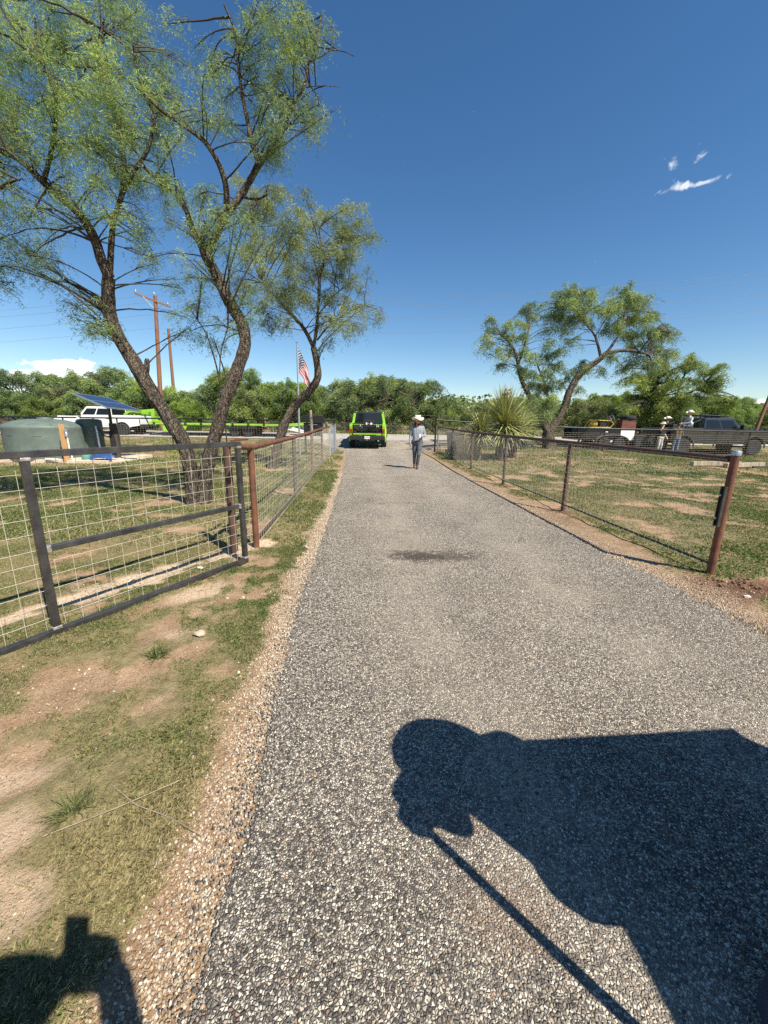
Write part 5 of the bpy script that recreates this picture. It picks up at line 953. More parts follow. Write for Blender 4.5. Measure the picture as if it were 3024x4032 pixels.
# ------------------------------------------------------------------ people
M['skin'] = mat('sunburnt_skin', (.50, .27, .18), .55, 0, .1, 10)
M['jeans'] = mat('worn_grey_jeans', (.085, .095, .11), .85, 0, .35, 9, .3, 60)
M['blue_jeans'] = mat('blue_jeans', (.10, .17, .28), .85, 0, .35, 9, .3, 60)
M['navy_jeans'] = mat('dark_navy_jeans', (.022, .034, .065), .85, 0, .35, 9, .3, 60)
M['grey_shirt'] = mat('heather_grey_shirt', (.25, .275, .31), .85, 0, .15, 14, .3, 40)
M['pale_shirt'] = mat('pale_blue_shirt', (.48, .54, .58), .85, 0, .15, 10, .3, 40)
M['white_shirt'] = mat('white_grey_shirt', (.5, .5, .49), .85, 0, .15, 10)
M['camo'] = mat('mottled_brown_shirt', (.20, .15, .09), .85, 0, vscale=9, col2=(.05, .048, .03))
M['boot'] = mat('brown_boot', (.10, .06, .04), .6, 0, .3, 12)
M['hair'] = mat('brown_hair', (.055, .026, .014), .6, 0, .4, 40)
M['straw_hat'] = mat('cream_straw_hat', (.78, .72, .60), .7, 0, .08, 30, .3, 120)
M['black_felt'] = mat('dark_felt', (.02, .019, .018), .8)
def capsule(mb, p, q, r0, r1, n=10):
    p, q = Vector(p), Vector(q); d = (q - p); L = max(d.length, 1e-4); d.normalize(); pts = []; rr = []
    for a in (-80, -50, -20): pts.append(p + d * r0 * math.sin(R(a))); rr.append(r0 * math.cos(R(a)))
    for u in (0, .33, .66, 1): pts.append(p.lerp(q, u)); rr.append(r0 + (r1 - r0) * u)
    for a in (20, 50, 80): pts.append(q + d * r1 * math.sin(R(a))); rr.append(r1 * math.cos(R(a)))
    mb.tube(pts, rr, n)
def person(label, loc, rotz, bones, mats, voxel=.011, group=None):
    """bones: (p, q, r0, r1, material index); one continuous remeshed body coloured by nearest bone"""
    root = thing('person', label, 'person', loc, rotz, group); mb = MB()
    for b in bones: capsule(mb, *b[:4])
    o = mb.build('body', M[mats[0]], None); md = o.modifiers.new('r', 'REMESH'); md.mode = 'VOXEL'; md.voxel_size = voxel
    s_ = o.modifiers.new('s', 'SMOOTH'); s_.factor = .5; s_.iterations = 3
    bpy.context.view_layer.update(); me = bpy.data.meshes.new_from_object(o.evaluated_get(bpy.context.evaluated_depsgraph_get())); bpy.data.objects.remove(o)
    me.materials.clear()
    for k in mats: me.materials.append(M[k])
    n = len(me.polygons); C = np.zeros(n * 3); me.polygons.foreach_get('center', C); C = C.reshape(-1, 3); best = np.full(n, 1e9); idx = np.zeros(n, np.int32)
    for p, q, r0, r1, mi in bones:
        p, q = np.array(p, float), np.array(q, float); d = q - p; u = np.clip(((C - p) @ d) / max(d @ d, 1e-9), 0, 1); ds = np.linalg.norm(C - (p + u[:, None] * d), axis=1) - (r0 + (r1 - r0) * u)
        k = ds < best; best[k] = ds[k]; idx[k] = mi
    me.polygons.foreach_set('material_index', idx); me.polygons.foreach_set('use_smooth', np.ones(n, bool))
    link(bpy.data.objects.new('body', me), root); return root
def hand(bones, wrist, dirv, side, palmn, mi, s=1.0, curl=.4):
    """palm and five unequal fingers; side = thumb direction, palmn = curl direction"""
    w_, d, t_, n_ = Vector(wrist), Vector(dirv).normalized(), Vector(side).normalized(), Vector(palmn).normalized()
    bones.append((w_, w_ + d * .055 * s, .024 * s, .028 * s, mi)); bones.append((w_ + d * .05 * s + t_ * .018 * s, w_ + d * .085 * s + t_ * .022 * s, .018 * s, .014 * s, mi)); bones.append((w_ + d * .05 * s - t_ * .018 * s, w_ + d * .08 * s - t_ * .022 * s, .018 * s, .013 * s, mi))
    for k, ln in enumerate((.072, .080, .075, .060)):
        b0 = w_ + d * .085 * s + t_ * (.030 - .020 * k) * s; m1 = b0 + (d * math.cos(curl) + n_ * math.sin(curl)) * ln * .5 * s; m2 = m1 + (d * math.cos(curl * 2.3) + n_ * math.sin(curl * 2.3)) * ln * .5 * s
        bones.append((b0, m1, .0105 * s, .0095 * s, mi)); bones.append((m1, m2, .0095 * s, .0085 * s, mi))
    b0 = w_ + d * .025 * s + t_ * .026 * s; m1 = b0 + (d * .5 + t_ * .8 + n_ * .3).normalized() * .045 * s; bones.append((b0, m1, .014 * s, .011 * s, mi)); bones.append((m1, m1 + (d * .8 + t_ * .3 + n_ * .4).normalized() * .032 * s, .011 * s, .009 * s, mi))
def head_bones(c, fwd, mi, hair=None):
    c, f = Vector(c), Vector(fwd).normalized(); up = Vector((0, 0, 1)); s = f.cross(up).normalized()
    B = [(c + up * .03, c + up * .05 + f * .01, .088, .082, mi), (c - up * .06 + f * .035, c - up * .02 + f * .03, .052, .068, mi), (c + f * .09 - up * .012, c + f * .108 - up * .03, .012, .015, mi), (c + f * .082 - up * .065, c + f * .086 - up * .065 + s * .012, .018, .016, mi), (c - up * .17, c - up * .06, .058, .055, mi)]
    for k in (-1, 1): B.append((c + s * .083 * k - up * .02, c + s * .085 * k + up * .02, .014, .018, mi))
    return B
def face_parts(root, c, fwd):
    c, f = Vector(c), Vector(fwd).normalized(); up = Vector((0, 0, 1)); s = f.cross(up).normalized()
    for k in (-1, 1): MB().lathe([(0, -.008), (.008, -.005), (.011, 0), (.008, .005), (0, .008)], c + f * .080 + s * .032 * k + up * .008, 8).build('eye', M['ink'], root)
    MB().box(c + f * .098 - up * .062, (.04 if abs(f.y) > .5 else .008, .008 if abs(f.y) > .5 else .04, .007)).build('mouth', mat('lip', (.35, .13, .1), .6), root)
def cowboy_hat(root, c, fwd, matk, brim=.20, band='black_felt', flat=False):
    """curled brim plus a creased crown; c = centre of the head's top band"""
    f = Vector((fwd[0], fwd[1], 0)).normalized(); s = Vector((f.y, -f.x, 0)); c = Vector(c); V = []; F = []; n = 36
    rings = [(.098, 0.0, 0), (.13, .0, 0), (.17, .002, .3), (brim, .004, 1.0)]
    for rr, zz, cu in rings:
        for k in range(n):
            a = 2 * math.pi * k / n; u, v = math.cos(a), math.sin(a); l = .118 / .098 if rr < .11 else 1.12
            lift = (abs(v) ** 2.2) * .075 * cu - (abs(u) ** 3) * .03 * cu
            if flat: lift *= .3
            V.append(c + f * (rr * l * u) + s * (rr * v * (1 - .13 * cu * abs(v))) + Vector((0, 0, zz + lift)))
    crown = [(.100, .0), (.098, .05), (.090, .095), (.074, .118), (.045, .112), (.0, .098)]
    if flat: crown = [(.100, .0), (.098, .05), (.090, .08), (.07, .1), (.04, .105), (.0, .106)]
    for rr, zz in crown:
        for k in range(n):
            a = 2 * math.pi * k / n; u, v = math.cos(a), math.sin(a); V.append(c + f * (rr * 1.2 * u) + s * (rr * v) + Vector((0, 0, zz + .004 + (.015 * abs(v) if rr > .06 and zz > .08 and not flat else 0))))
    m_ = len(rings) + len(crown)
    for i in range(m_ - 1):
        if i == len(rings) - 1: continue
        for k in range(n): F.append((i * n + k, i * n + (k + 1) % n, (i + 1) * n + (k + 1) % n, (i + 1) * n + k))
    h = mesh_np('hat', [tuple(v) for v in V], F, M[matk], root, smooth=True); sd = h.modifiers.new('s', 'SOLIDIFY'); sd.thickness = .006
    bd = MB(); b0 = []
    for k in range(n):
        a = 2 * math.pi * k / n; b0.append(c + f * (.1015 * 1.2 * math.cos(a)) + s * (.1015 * math.sin(a)) + Vector((0, 0, .016)))
    for k in range(n):
        p, q = b0[k], b0[(k + 1) % n]; bd.add([p - Vector((0, 0, .012)), q - Vector((0, 0, .012)), q + Vector((0, 0, .012)), p + Vector((0, 0, .012))], [(0, 1, 2, 3)])
    bd.build('hat_band', M[band], h); return h
# ---- man walking down the drive towards the camera, head turned to his left
V3 = Vector
B = []
hip, chest = V3((0, 0, .90)), V3((.0, .0, 1.33))
B += [((-.075, 0, .93), (.075, 0, .93), .125, .125, 1), ((-.045, 0, 1.00), (-.085, .01, 1.33), .118, .112, 2), ((.045, 0, 1.00), (.085, .01, 1.33), .118, .112, 2), ((0, 0, 1.0), (0, .0, 1.35), .12, .11, 2), ((-.13, .01, 1.39), (.13, .01, 1.39), .07, .07, 2), ((0, .01, 1.42), (0, .01, 1.48), .07, .055, 2)]
# legs: his right leg (screen left) trailing, left leg planted in front
B += [((.085, -.02, .90), (.055, -.12, .50), .098, .068, 1), ((.055, -.12, .50), (.02, -.03, .13), .066, .052, 1), ((.02, -.03, .10), (.02, -.17, .045), .050, .040, 3), ((.02, -.01, .04), (.02, -.10, .04), .042, .042, 3)]
B += [((-.085, .02, .90), (-.075, .05, .50), .098, .070, 1), ((-.075, .05, .50), (-.05, .33, .20), .068, .052, 1), ((-.05, .35, .17), (-.05, .33, .05), .048, .038, 3), ((-.05, .33, .06), (-.05, .24, .045), .04, .036, 3)]
# arms: right hanging, left bent with a can
B += [((-.17, .01, 1.40), (-.235, .04, 1.13), .062, .048, 2), ((-.235, .04, 1.13), (-.245, -.04, .90), .046, .034, 2)]
hand(B, (-.246, -.05, .88), (-.02, -.12, -1), (.3, -1, 0), (1, 0, 0), 0)
B += [((.17, .01, 1.40), (.255, .03, 1.14), .062, .048, 2), ((.255, .03, 1.14), (.13, -.20, 1.12), .046, .034, 2)]
hand(B, (.12, -.21, 1.12), (-1, -.35, .05), (0, 0, 1), (0, -1, 0), 0, curl=.75)
hc = V3((-.01, -.02, 1.60)); hf = V3((.42, -.9, 0)); B += head_bones(hc, hf, 0)
man = person('man in white cowboy hat, grey long-sleeved shirt and jeans walking down the drive', (1.09, 13.25, 0.012), 0, B, ['skin', 'jeans', 'grey_shirt', 'boot'], .0105)
face_parts(man, hc, hf)
hr = MB(); hb = -hf.normalized(); sd_ = V3((hf.y, -hf.x, 0)).normalized()
for k in range(26):
    a = -1.45 + 2.9 * k / 25; d = hb * math.cos(a) + sd_ * math.sin(a); p = hc + d * .088; hr.tube([p + V3((0, 0, .06)), p + d * .012 + V3((0, 0, -.04)), p + d * .02 + V3((random.uniform(-.01, .01), random.uniform(-.01, .01), -.15)), p + d * .005 + V3((0, 0, -.21 - .05 * random.random()))], [.018, .02, .018, .006], 5)
hr.build('hair', M['hair'], man, smooth=True)
hr = MB(); 
for k in range(9): hr.tube([hc + hf.normalized() * .075 + sd_ * (-.04 + .01 * k) + V3((0, 0, -.07)), hc + hf.normalized() * .085 + sd_ * (-.036 + .009 * k) + V3((0, 0, -.135))], [.012, .005], 5)
hr.build('beard', M['hair'], man, smooth=True)
cowboy_hat(man, hc + V3((0, 0, .065)), hf, 'straw_hat', .205)
bk = MB(); bk.box((0, -.135, .985), (.06, .012, .04)); bk.build('belt_buckle', M['chrome'], man, bevel=.006)
can = thing('drink_can', 'pale can held in the walking man\'s hand', 'can', (1.09 + .055, 13.25 - .262, 1.085)); MB().lathe([(.024, 0), (.03, .006), (.03, .105), (.024, .118), (.022, .116)], (0, 0, 0), 16).build('can_body', M['plate_white'], can, smooth=True); MB().lathe([(.0225, .1165), (.021, .115)], (0, 0, .002), 12).build('can_top', M['chrome'], can)
# ---- the men by the dark pickup
def standing(label, loc, rotz, mats, hat=None, arm='down', sc=1.0, lean=0.0):
    B = [((-.075, 0, .93), (.075, 0, .93), .12, .12, 1), ((-.05, 0, 1.0), (-.085, -.01, 1.33), .122, .112, 2), ((.05, 0, 1.0), (.085, -.01, 1.33), .122, .112, 2), ((-.13, -.01, 1.39), (.13, -.01, 1.39), .07, .07, 2), ((0, 0, 1.42), (0, 0, 1.48), .07, .055, 2)]
    for s in (-1, 1): B += [((s * .085, 0, .90), (s * .10, -.03, .50), .095, .066, 1), ((s * .10, -.03, .50), (s * .11, .03, .12), .064, .05, 1), ((s * .11, .03, .09), (s * .12, -.11, .045), .048, .038, 3)]
    for s in (-1, 1):
        if arm == 'face' and s < 0:
            B += [((s * .17, 0, 1.40), (s * .30, -.16, 1.28), .058, .046, 2), ((s * .30, -.16, 1.28), (s * .12, -.14, 1.52), .044, .032, 0)]; hand(B, (s * .12, -.14, 1.53), (.7, .1, .6), (0, 0, 1), (0, 1, 0), 0)
        else:
            B += [((s * .17, 0, 1.40), (s * .235, .02, 1.13), .058, .046, 2), ((s * .235, .02, 1.13), (s * .21, -.16, .96), .044, .032, 0)]; hand(B, (s * .21, -.17, .95), (0, -.7, -.7), (-s, 0, 0), (0, .7, -.7), 0)
    hc = V3((0, -.01, 1.61)); B += head_bones(hc, (0.2 * (1 if arm == 'face' else -1), -1, 0), 0)
    p_ = person(label, loc, rotz, B, mats, .013); face_parts(p_, hc, (0, -1, 0)); p_.scale = (sc, sc, sc)
    if hat: cowboy_hat(p_, hc + V3((0, 0, .06)), (0, -1, 0), hat, .15, flat=True)
    else:
        hr = MB(); hr.lathe([(.095, -.02), (.098, .03), (.085, .07), (.05, .1), (.0, .11)], hc + V3((0, .015, .035)), 16).build('hair', M['hair'], p_, smooth=True)
    return p_
standing('man in white cap shading his eyes, standing between the crate and the fence', (15.55, 22.15, hz1(15.5, 22.1) + .0), R(15), ['skin', 'white_shirt', 'black_felt', 'boot'], 'straw_hat', 'face', 1.0)
standing('man in mottled brown shirt and blue jeans standing behind the fence by the dark pickup', (16.35, 22.0, hz1(16.3, 22.0)), R(165), ['skin', 'blue_jeans', 'camo', 'boot'], None, 'down', 1.0)
def seated(label, loc, rotz, mats, hat):
    B = [((-.08, 0, .10), (.08, 0, .10), .125, .125, 1), ((-.06, 0, .26), (.06, 0, .26), .13, .13, 2), ((-.09, -.05, .52), (.09, -.05, .52), .115, .115, 2), ((0, -.06, .6), (0, -.07, .68), .07, .055, 2)]
    for s in (-1, 1):
        B += [((s * .09, 0, .10), (s * .14, -.42, .14), .095, .07, 1), ((s * .14, -.42, .14), (s * .13, -.45, -.28), .068, .05, 1), ((s * .13, -.43, -.30), (s * .14, -.55, -.34), .046, .038, 3)]
        B += [((s * .17, -.05, .57), (s * .25, -.14, .33), .06, .047, 2), ((s * .25, -.14, .33), (s * .12, -.34, .26), .045, .034, 2)]; hand(B, (s * .12, -.35, .26), (-s * .4, -.8, -.1), (0, 0, 1), (0, -.2, -1), 0)
    hc = V3((0, -.09, .80)); B += head_bones(hc, (0, -1, 0), 0); p_ = person(label, loc, rotz, B, mats, .013); face_parts(p_, hc, (0, -1, 0)); cowboy_hat(p_, hc + V3((0, 0, .062)), (0, -1, 0), hat, .19); return p_
seated('man in straw hat and pale shirt sitting on the side of the dark pickup bed', (17.35, 22.55, hz1(17, 22.5) + 1.47), R(-95), ['skin', 'jeans', 'pale_shirt', 'boot'], 'straw_hat')
seated('man in dark clothes and straw hat sitting behind the pale-shirted man', (16.95, 23.7, hz1(17, 23) + 1.12), R(-80), ['skin', 'navy_jeans', 'black_felt', 'boot'], 'straw_hat')
# ---- the photographer and the man beside him: off to the sides of the lens, throwing the shadows on the ground
B = [((-.10, -.52, .93), (.06, -.52, .93), .13, .13, 1), ((-.10, -.52, 1.1), (.06, -.52, 1.1), .14, .14, 2), ((-.17, -.46, 1.36), (.11, -.48, 1.36), .125, .12, 2)]
for s in (-1, 1):
    B += [((-.02 + s * .09, -.52, .90), (-.02 + s * .11, -.50, .5), .10, .07, 1), ((-.02 + s * .11, -.50, .5), (-.02 + s * .12, -.53, .1), .068, .052, 1), ((-.02 + s * .12, -.53, .08), (-.02 + s * .13, -.38, .045), .05, .04, 3)]
B += [((-.20, -.48, 1.40), (-.30, -.24, 1.16), .062, .05, 2), ((-.30, -.24, 1.16), (-.115, -.05, 1.36), .050, .036, 2), ((.16, -.48, 1.40), (.22, -.24, 1.14), .062, .05, 2), ((.22, -.24, 1.14), (.055, -.045, 1.38), .056, .042, 2), ((-.10, -.055, 1.42), (.045, -.05, 1.43), .04, .042, 0), ((.045, -.05, 1.43), (.05, -.045, 1.50), .042, .035, 0), ((.0, -.05, 1.46), (.02, -.05, 1.52), .045, .03, 0)]
hand(B, (-.112, -.045, 1.37), (.3, .12, 1), (1, 0, .2), (1, .3, 0), 0, .9); hand(B, (.062, -.04, 1.39), (-.2, .1, 1), (-1, 0, .2), (-1, .3, 0), 0, .9)
hc = V3((-.07, -.37, 1.61)); B += head_bones(hc, (0.1, 1, -.1), 0)
ph = person('photographer behind the lens whose raised hands and phone shade the grass at lower left', (0, 0, .01), 0, B, ['skin', 'blue_jeans', 'grey_shirt', 'boot'], .012)
cowboy_hat(ph, hc + V3((0, 0, .065)), (0, 1, 0), 'straw_hat', .21); face_parts(ph, hc, (0, 1, 0))
pn = thing('phone', 'dark phone held upright in the photographer\'s hands', 'phone', (-.04, -.035, 1.535), rot=(R(-13), R(0.9), 0)); MB().box((0, -.006, 0), (.076, .009, .155)).build('phone_case', M['black_plastic'], pn, bevel=.003); MB().box((0, -.0112, 0), (.070, .001, .146)).build('screen', M['auto_glass'], pn)
# man at lower right: only a corner of his jeans shows
O_ = V3((1.30, .50, 0)); B = [((-.08, 0, .93), (.08, 0, .93), .13, .13, 1), ((-.06, .04, 1.04), (-.19, .15, 1.30), .13, .12, 2), ((.07, .04, 1.04), (.08, .20, 1.32), .13, .12, 2), ((-.30, .15, 1.37), (.12, .27, 1.40), .085, .095, 2), ((-.02, .22, 1.38), (.10, .22, 1.42), .10, .09, 2)]
B += [((-.10, 0, .90), (-.16, .17, .50), .10, .078, 1), ((-.16, .17, .50), (-.235, .16, .07), .075, .078, 1), ((-.22, .15, .05), (-.16, .20, .045), .045, .042, 3), ((.10, 0, .90), (.14, .02, .50), .10, .075, 1), ((.14, .02, .50), (.16, -.03, .1), .073, .06, 1), ((.16, -.03, .08), (.10, .08, .045), .05, .042, 3)]
B += [((-.31, .15, 1.37), (-.33, .04, 1.16), .072, .055, 2), ((-.34, .13, 1.37), (-.41, .04, 1.36), .075, .065, 2), ((-.33, .04, 1.16), (-.36, -.03, 1.34), .052, .038, 2), ((.14, .28, 1.38), (.30, .14, 1.14), .065, .05, 2), ((.30, .14, 1.14), (.14, .24, 1.02), .048, .036, 2)]
hand(B, (-.362, -.04, 1.35), (-.1, .25, 1), (0, 1, -.2), (-1, .3, 0), 0, curl=.9); hand(B, (.13, .245, 1.01), (-.8, .1, -.5), (0, 0, 1), (0, -1, 0), 0, curl=.5)
hc = V3((-.19, .22, 1.385)); B += head_bones(hc, (-.9, .2, -.4), 0)
hm = person('man in dark jeans at the lower right corner, mostly seen as a shadow', tuple(O_ + V3((0, 0, .012))), 0, B, ['skin', 'navy_jeans', 'black_felt', 'boot'], .012)
cowboy_hat(hm, hc + V3((0, 0, .045)), (-.9, .2, 0), 'black_felt', .225, flat=True); face_parts(hm, hc, (-.6, .8, 0))
br = thing('digging_bar', 'steel bar with a thick head, its shadow slanting across the gravel', 'tool', (.93, .425, .01))
MB().tube([(0, 0, 0), (-.005, .0, 1.33)], .018, 12).build('shaft', M['rust_dark'], br, smooth=True); MB().lathe([(.02, 0), (.05, .02), (.052, .10), (.03, .13)], (-.005, .0, 1.32), 16).build('head', M['black_tube'], br, smooth=True)
# unseen box added behind him, shaped to cast the flat-topped shadow
bxs = thing('unseen_box', 'tall dark box outside the frame, added to cast the flat shadow on the gravel', 'box', (2.22, .12, .01), R(5))
MB().box((0, 0, .80), (1.10, 1.25, 1.50)).build('box_body', M['black_tube'], bxs, bevel=.01); MB().box((0, 0, 1.567), (1.14, 1.29, .03)).build('box_lid', M['black_tube'], bxs, bevel=.005)
for sx_ in (-1, 1):
    for sy_ in (-1, 1): MB().box((sx_ * .48, sy_ * .55, .025), (.08, .08, .05)).build('foot', M['black_tube'], bxs)
MB().box((0, .632, 1.1), (.2, .02, .06)).build('handle', M['chrome'], bxs, bevel=.005)
# ------------------------------------------------------------------ yard things
M['tank_green'] = mat('dull_green_plastic', (0.115, 0.150, 0.130), .6, 0, .18, 3, .05, 20)
M['tank_green2'] = mat('darker_green_plastic', (0.075, 0.105, 0.09), .6, 0, .2, 4)
M['pine'] = mat('raw_orange_pine', (.50, .27, .11), .75, 0, .25, 5, .2, 40, stretch=(1, 1, .15))
M['pvc'] = mat('white_pvc', (.78, .78, .76), .4)
M['wood_grey'] = mat('weathered_grey_wood', (.33, .27, .20), .85, 0, .4, 7, .3, 40, stretch=(1, 1, .1))
M['old_post'] = mat('dark_creosote_post', (.055, .042, .034), .9, 0, .5, 8, .5, 40, stretch=(1, 1, .12))
M['pole_wood'] = mat('brown_utility_pole', (.22, .105, .062), .85, 0, .3, 5, .3, 30, stretch=(1, 1, .08))
M['concrete'] = mat('pale_concrete', (.56, .47, .36), .9, 0, .2, 4, .3, 50)
sl_ = thing('concrete_slab', 'low pale concrete pad under the water tank and solar post', 'slab', (-11.35, 14.75, 0)); MB().box((-.25, 0, .05), (3.9, 2.7, .14)).build('pad', M['concrete'], sl_, bevel=.015); MB().box((1.35, -.4, .04), (1.3, 1.5, .10)).build('apron', M['concrete'], sl_, bevel=.015)
wt_ = thing('water_tank', 'big round dull green plastic water tank on the concrete pad', 'tank', (-12.59, 14.5, .12))
Rk = 1.19; pf = [(Rk, 0), (Rk + .01, .05), (Rk, .30), (Rk - .008, .55), (Rk, .80), (Rk - .004, 1.0), (Rk + .012, 1.06), (Rk + .006, 1.11), (Rk - .05, 1.17), (Rk * .8, 1.26), (Rk * .55, 1.34), (Rk * .34, 1.375), (0, 1.38)]
MB().lathe(pf, (0, 0, 0), 64).build('shell', M['tank_green'], wt_, smooth=True)
MB().lathe([(.24, 1.30), (.25, 1.40), (.23, 1.43), (.0, 1.44)], (.0, .1, 0), 28).build('lid', M['tank_green'], wt_, smooth=True)
for a in (-70, -40, -10, 30): MB().box((Rk * .87 * math.cos(R(a)), Rk * .87 * math.sin(R(a)), 1.20), (.24, .05, .05), Matrix.Rotation(R(a), 3, 'Z') @ Matrix.Rotation(R(18), 3, 'Y')).build('shoulder_rib', M['tank_green'], wt_, bevel=.015)
for a, zz in ((-100, .82), (-60, .80), (-125, .55), (-80, .32)): MB().box(((Rk + .002) * math.cos(R(a)), (Rk + .002) * math.sin(R(a)), zz), (.012, .22, .02), Matrix.Rotation(R(a), 3, 'Z')).build('mould_mark', M['tank_green'], wt_, bevel=.004)
t2 = thing('small_tank', 'narrow dark green pressure tank tucked behind the big water tank', 'tank', (-11.55, 15.35, .12))
MB().lathe([(.40, 0), (.42, .06), (.42, 1.30), (.40, 1.36), (.30, 1.40), (0, 1.41)], (0, 0, 0), 36).build('shell', M['tank_green2'], t2, smooth=True); MB().lathe([(.06, 0), (.06, .05), (0, .06)], (-.25, -.2, 1.40), 16).build('white_cap', M['pvc'], t2, smooth=True)
bd_ = thing('timber_board', 'upright raw pine board in front of the green tank', 'board', (-11.06, 13.42, .10), R(12)); MB().box((0, 0, .60), (.16, .045, 1.26)).build('plank', M['pine'], bd_, bevel=.004)
MB().lathe([(.055, 0), (.055, .12), (.035, .15)], (.13, -.04, .83), 14).build('meter_head', M['galv'], bd_, smooth=True); MB().box((.13, -.04, 1.02), (.10, .07, .11)).build('switch_box', M['galv'], bd_, bevel=.01)
MB().tube([(.13, -.03, .85), (.14, -.03, .45), (.20, -.03, -.02)], .024, 10).build('conduit', M['pvc'], bd_, smooth=True); MB().tube([(-.09, -.05, .7), (-.10, -.06, .35), (-.07, -.06, .0)], .012, 6).build('cable', M['black_plastic'], bd_)
for nm, lab, pts, r_, mk in (('plumbing_pipe', 'white pipe dropping beside the small dark tank', [(-11.05, 15.0, 1.25), (-11.0, 14.95, 1.15), (-10.98, 14.95, .6), (-10.9, 14.9, .14)], .03, 'pvc'), ('drain_hose', 'black hose looping from the solar post to the tank', [(-10.05, 14.62, 1.3), (-10.1, 14.6, 1.02), (-10.4, 14.75, .86), (-10.7, 14.9, .92), (-10.98, 14.97, 1.2)], .022, 'black_plastic'), ('white_pipe', 'short white pipe lying on the concrete edge', [(-11.75, 13.36, .145), (-11.25, 13.30, .145)], .03, 'pvc'), ('ground_cable', 'black cable snaking over the concrete pad', [(-9.9, 14.5, .14), (-9.75, 14.3, .15), (-9.5, 14.25, .13), (-9.2, 14.35, .11)], .015, 'black_plastic')):
    tag(MB().tube(pts, r_, 8).build(nm, M[mk], None, smooth=True), lab, nm.split('_')[-1])
pb = thing('pump', 'small green pump with white fittings on the concrete pad', 'pump', (-10.62, 13.75, .12)); MB().lathe([(.12, 0), (.15, .05), (.14, .16), (.05, .2)], (0, 0, 0), 16).build('housing', mat('teal_plastic', (.12, .33, .27), .5), pb, smooth=True); MB().tube([(0, 0, .16), (-.1, 0, .28), (-.35, .05, .30)], .025, 8).build('outlet', M['pvc'], pb, smooth=True)
tarp = []; n = 14
for i in range(n):
    for j in range(n):
        u, v = i / (n - 1) - .5, j / (n - 1) - .5; tarp.append((u * .75 + .05 * math.sin(j), v * .45, .03 + .20 * max(0, 1 - 2.6 * (u * u + v * v)) * (.7 + .6 * vnoise(i * .7, j * .7)) + .05 * vnoise(i * 1.3, j * 1.3)))
tp_ = mesh_np('tarp', tarp, [(i * n + j, (i + 1) * n + j, (i + 1) * n + j + 1, i * n + j + 1) for i in range(n - 1) for j in range(n - 1)], mat('blue_tarp', (.022, .07, .22), .5, 0, .3, 8)); tp_.location = (-10.0, 13.72, .10); tag(tp_, 'crumpled blue tarpaulin at the foot of the solar post', 'tarp')
# ---- solar panel on an old post
sp_ = thing('solar_panel', 'tilted blue solar panel on a dark old post beside the water tank', 'solar panel', (-10.12, 14.6, .1))
MB().tube([(0, 0, -.1), (.02, 0, .7), (0, .0, 1.28)], [.13, .125, .12], 14).build('old_post', M['old_post'], sp_, smooth=True); MB().tube([(-.05, 0, 1.2), (-.06, 0, 1.92)], .05, 12).build('mast', M['black_paint'], sp_, smooth=True)
cbm = MB()
for k in range(9): cbm.tube([(.0 + .02 * k - .08, -.13 - .01 * (k % 3), 1.0), (-.06 + .025 * k, -.15, .6), (.0 + .02 * k - .06, -.14, .15)], .012, 5)
cbm.build('cable_bundle', M['black_plastic'], sp_, smooth=True)
# panel corners measured: high left edge, low right end
C0 = V3((-.08, 0.0, 2.02)); ya, ta, tb = -.358, -.284, -.0695; ex = V3((math.cos(ya) * math.cos(ta), math.sin(ya) * math.cos(ta), math.sin(ta))); h0 = V3((-math.sin(ya), math.cos(ya), 0)); ey = h0 * math.cos(tb) + ex.cross(h0) * math.sin(tb); en = ex.cross(ey)
Mx = Matrix((ex, ey, en)).transposed()
PW, PD = 1.75, 1.29
MB().box(C0, (PW, PD, .02), Mx).build('backing', M['black_plastic'], sp_)
m = bpy.data.materials.new('solar_cells'); m.use_nodes = True; t = NT(m.node_tree); M['cells'] = m
t.n('ShaderNodeOutputMaterial', {'Surface': t.n('ShaderNodeBsdfPrincipled', {'Base Color': (.012, .022, .055, 1), 'Roughness': .25, 'Coat Weight': .25, 'Coat Roughness': .08}).outputs[0]})
cell0 = None
for i in range(12):
    for j in range(6):
        c = C0 + ex * (PW * (-.5 + .02 + (i + .5) * .96 / 12)) + ey * (PD * (-.5 + .03 + (j + .5) * .94 / 6)) + en * .013
        if cell0 is None: cell0 = MB().box((0, 0, 0), (PW * .96 / 12 - .008, PD * .94 / 6 - .008, .004)).build('cell', M['cells'], sp_)
        else: cell0 = copy_obj(cell0, sp_)
        cell0.location = c; cell0.rotation_euler = Mx.to_euler()
for a, b_ in ((ey * (PD / 2), ex), (-ey * (PD / 2), ex), (ex * (PW / 2), ey), (-ex * (PW / 2), ey), (V3((0, 0, 0)), ey)):
    ln = (PW if b_ is ex else PD) / 2; MB().bar(C0 + a - b_ * (ln + (.012 if b_ is ex else -.014)), C0 + a + b_ * (ln + (.012 if b_ is ex else -.014)), .028, .05 if a.length else .034, up=en).build('frame_bar', M['galv'], sp_, bevel=.003)
hd = MB(); hd.box(C0 - en * .07, (.5, .22, .08), Mx); hd.bar(C0 - en * .05 - ex * .8, C0 - en * .05 + ex * .8, .05, .05, up=en); hd.build('mount', M['black_paint'], sp_)
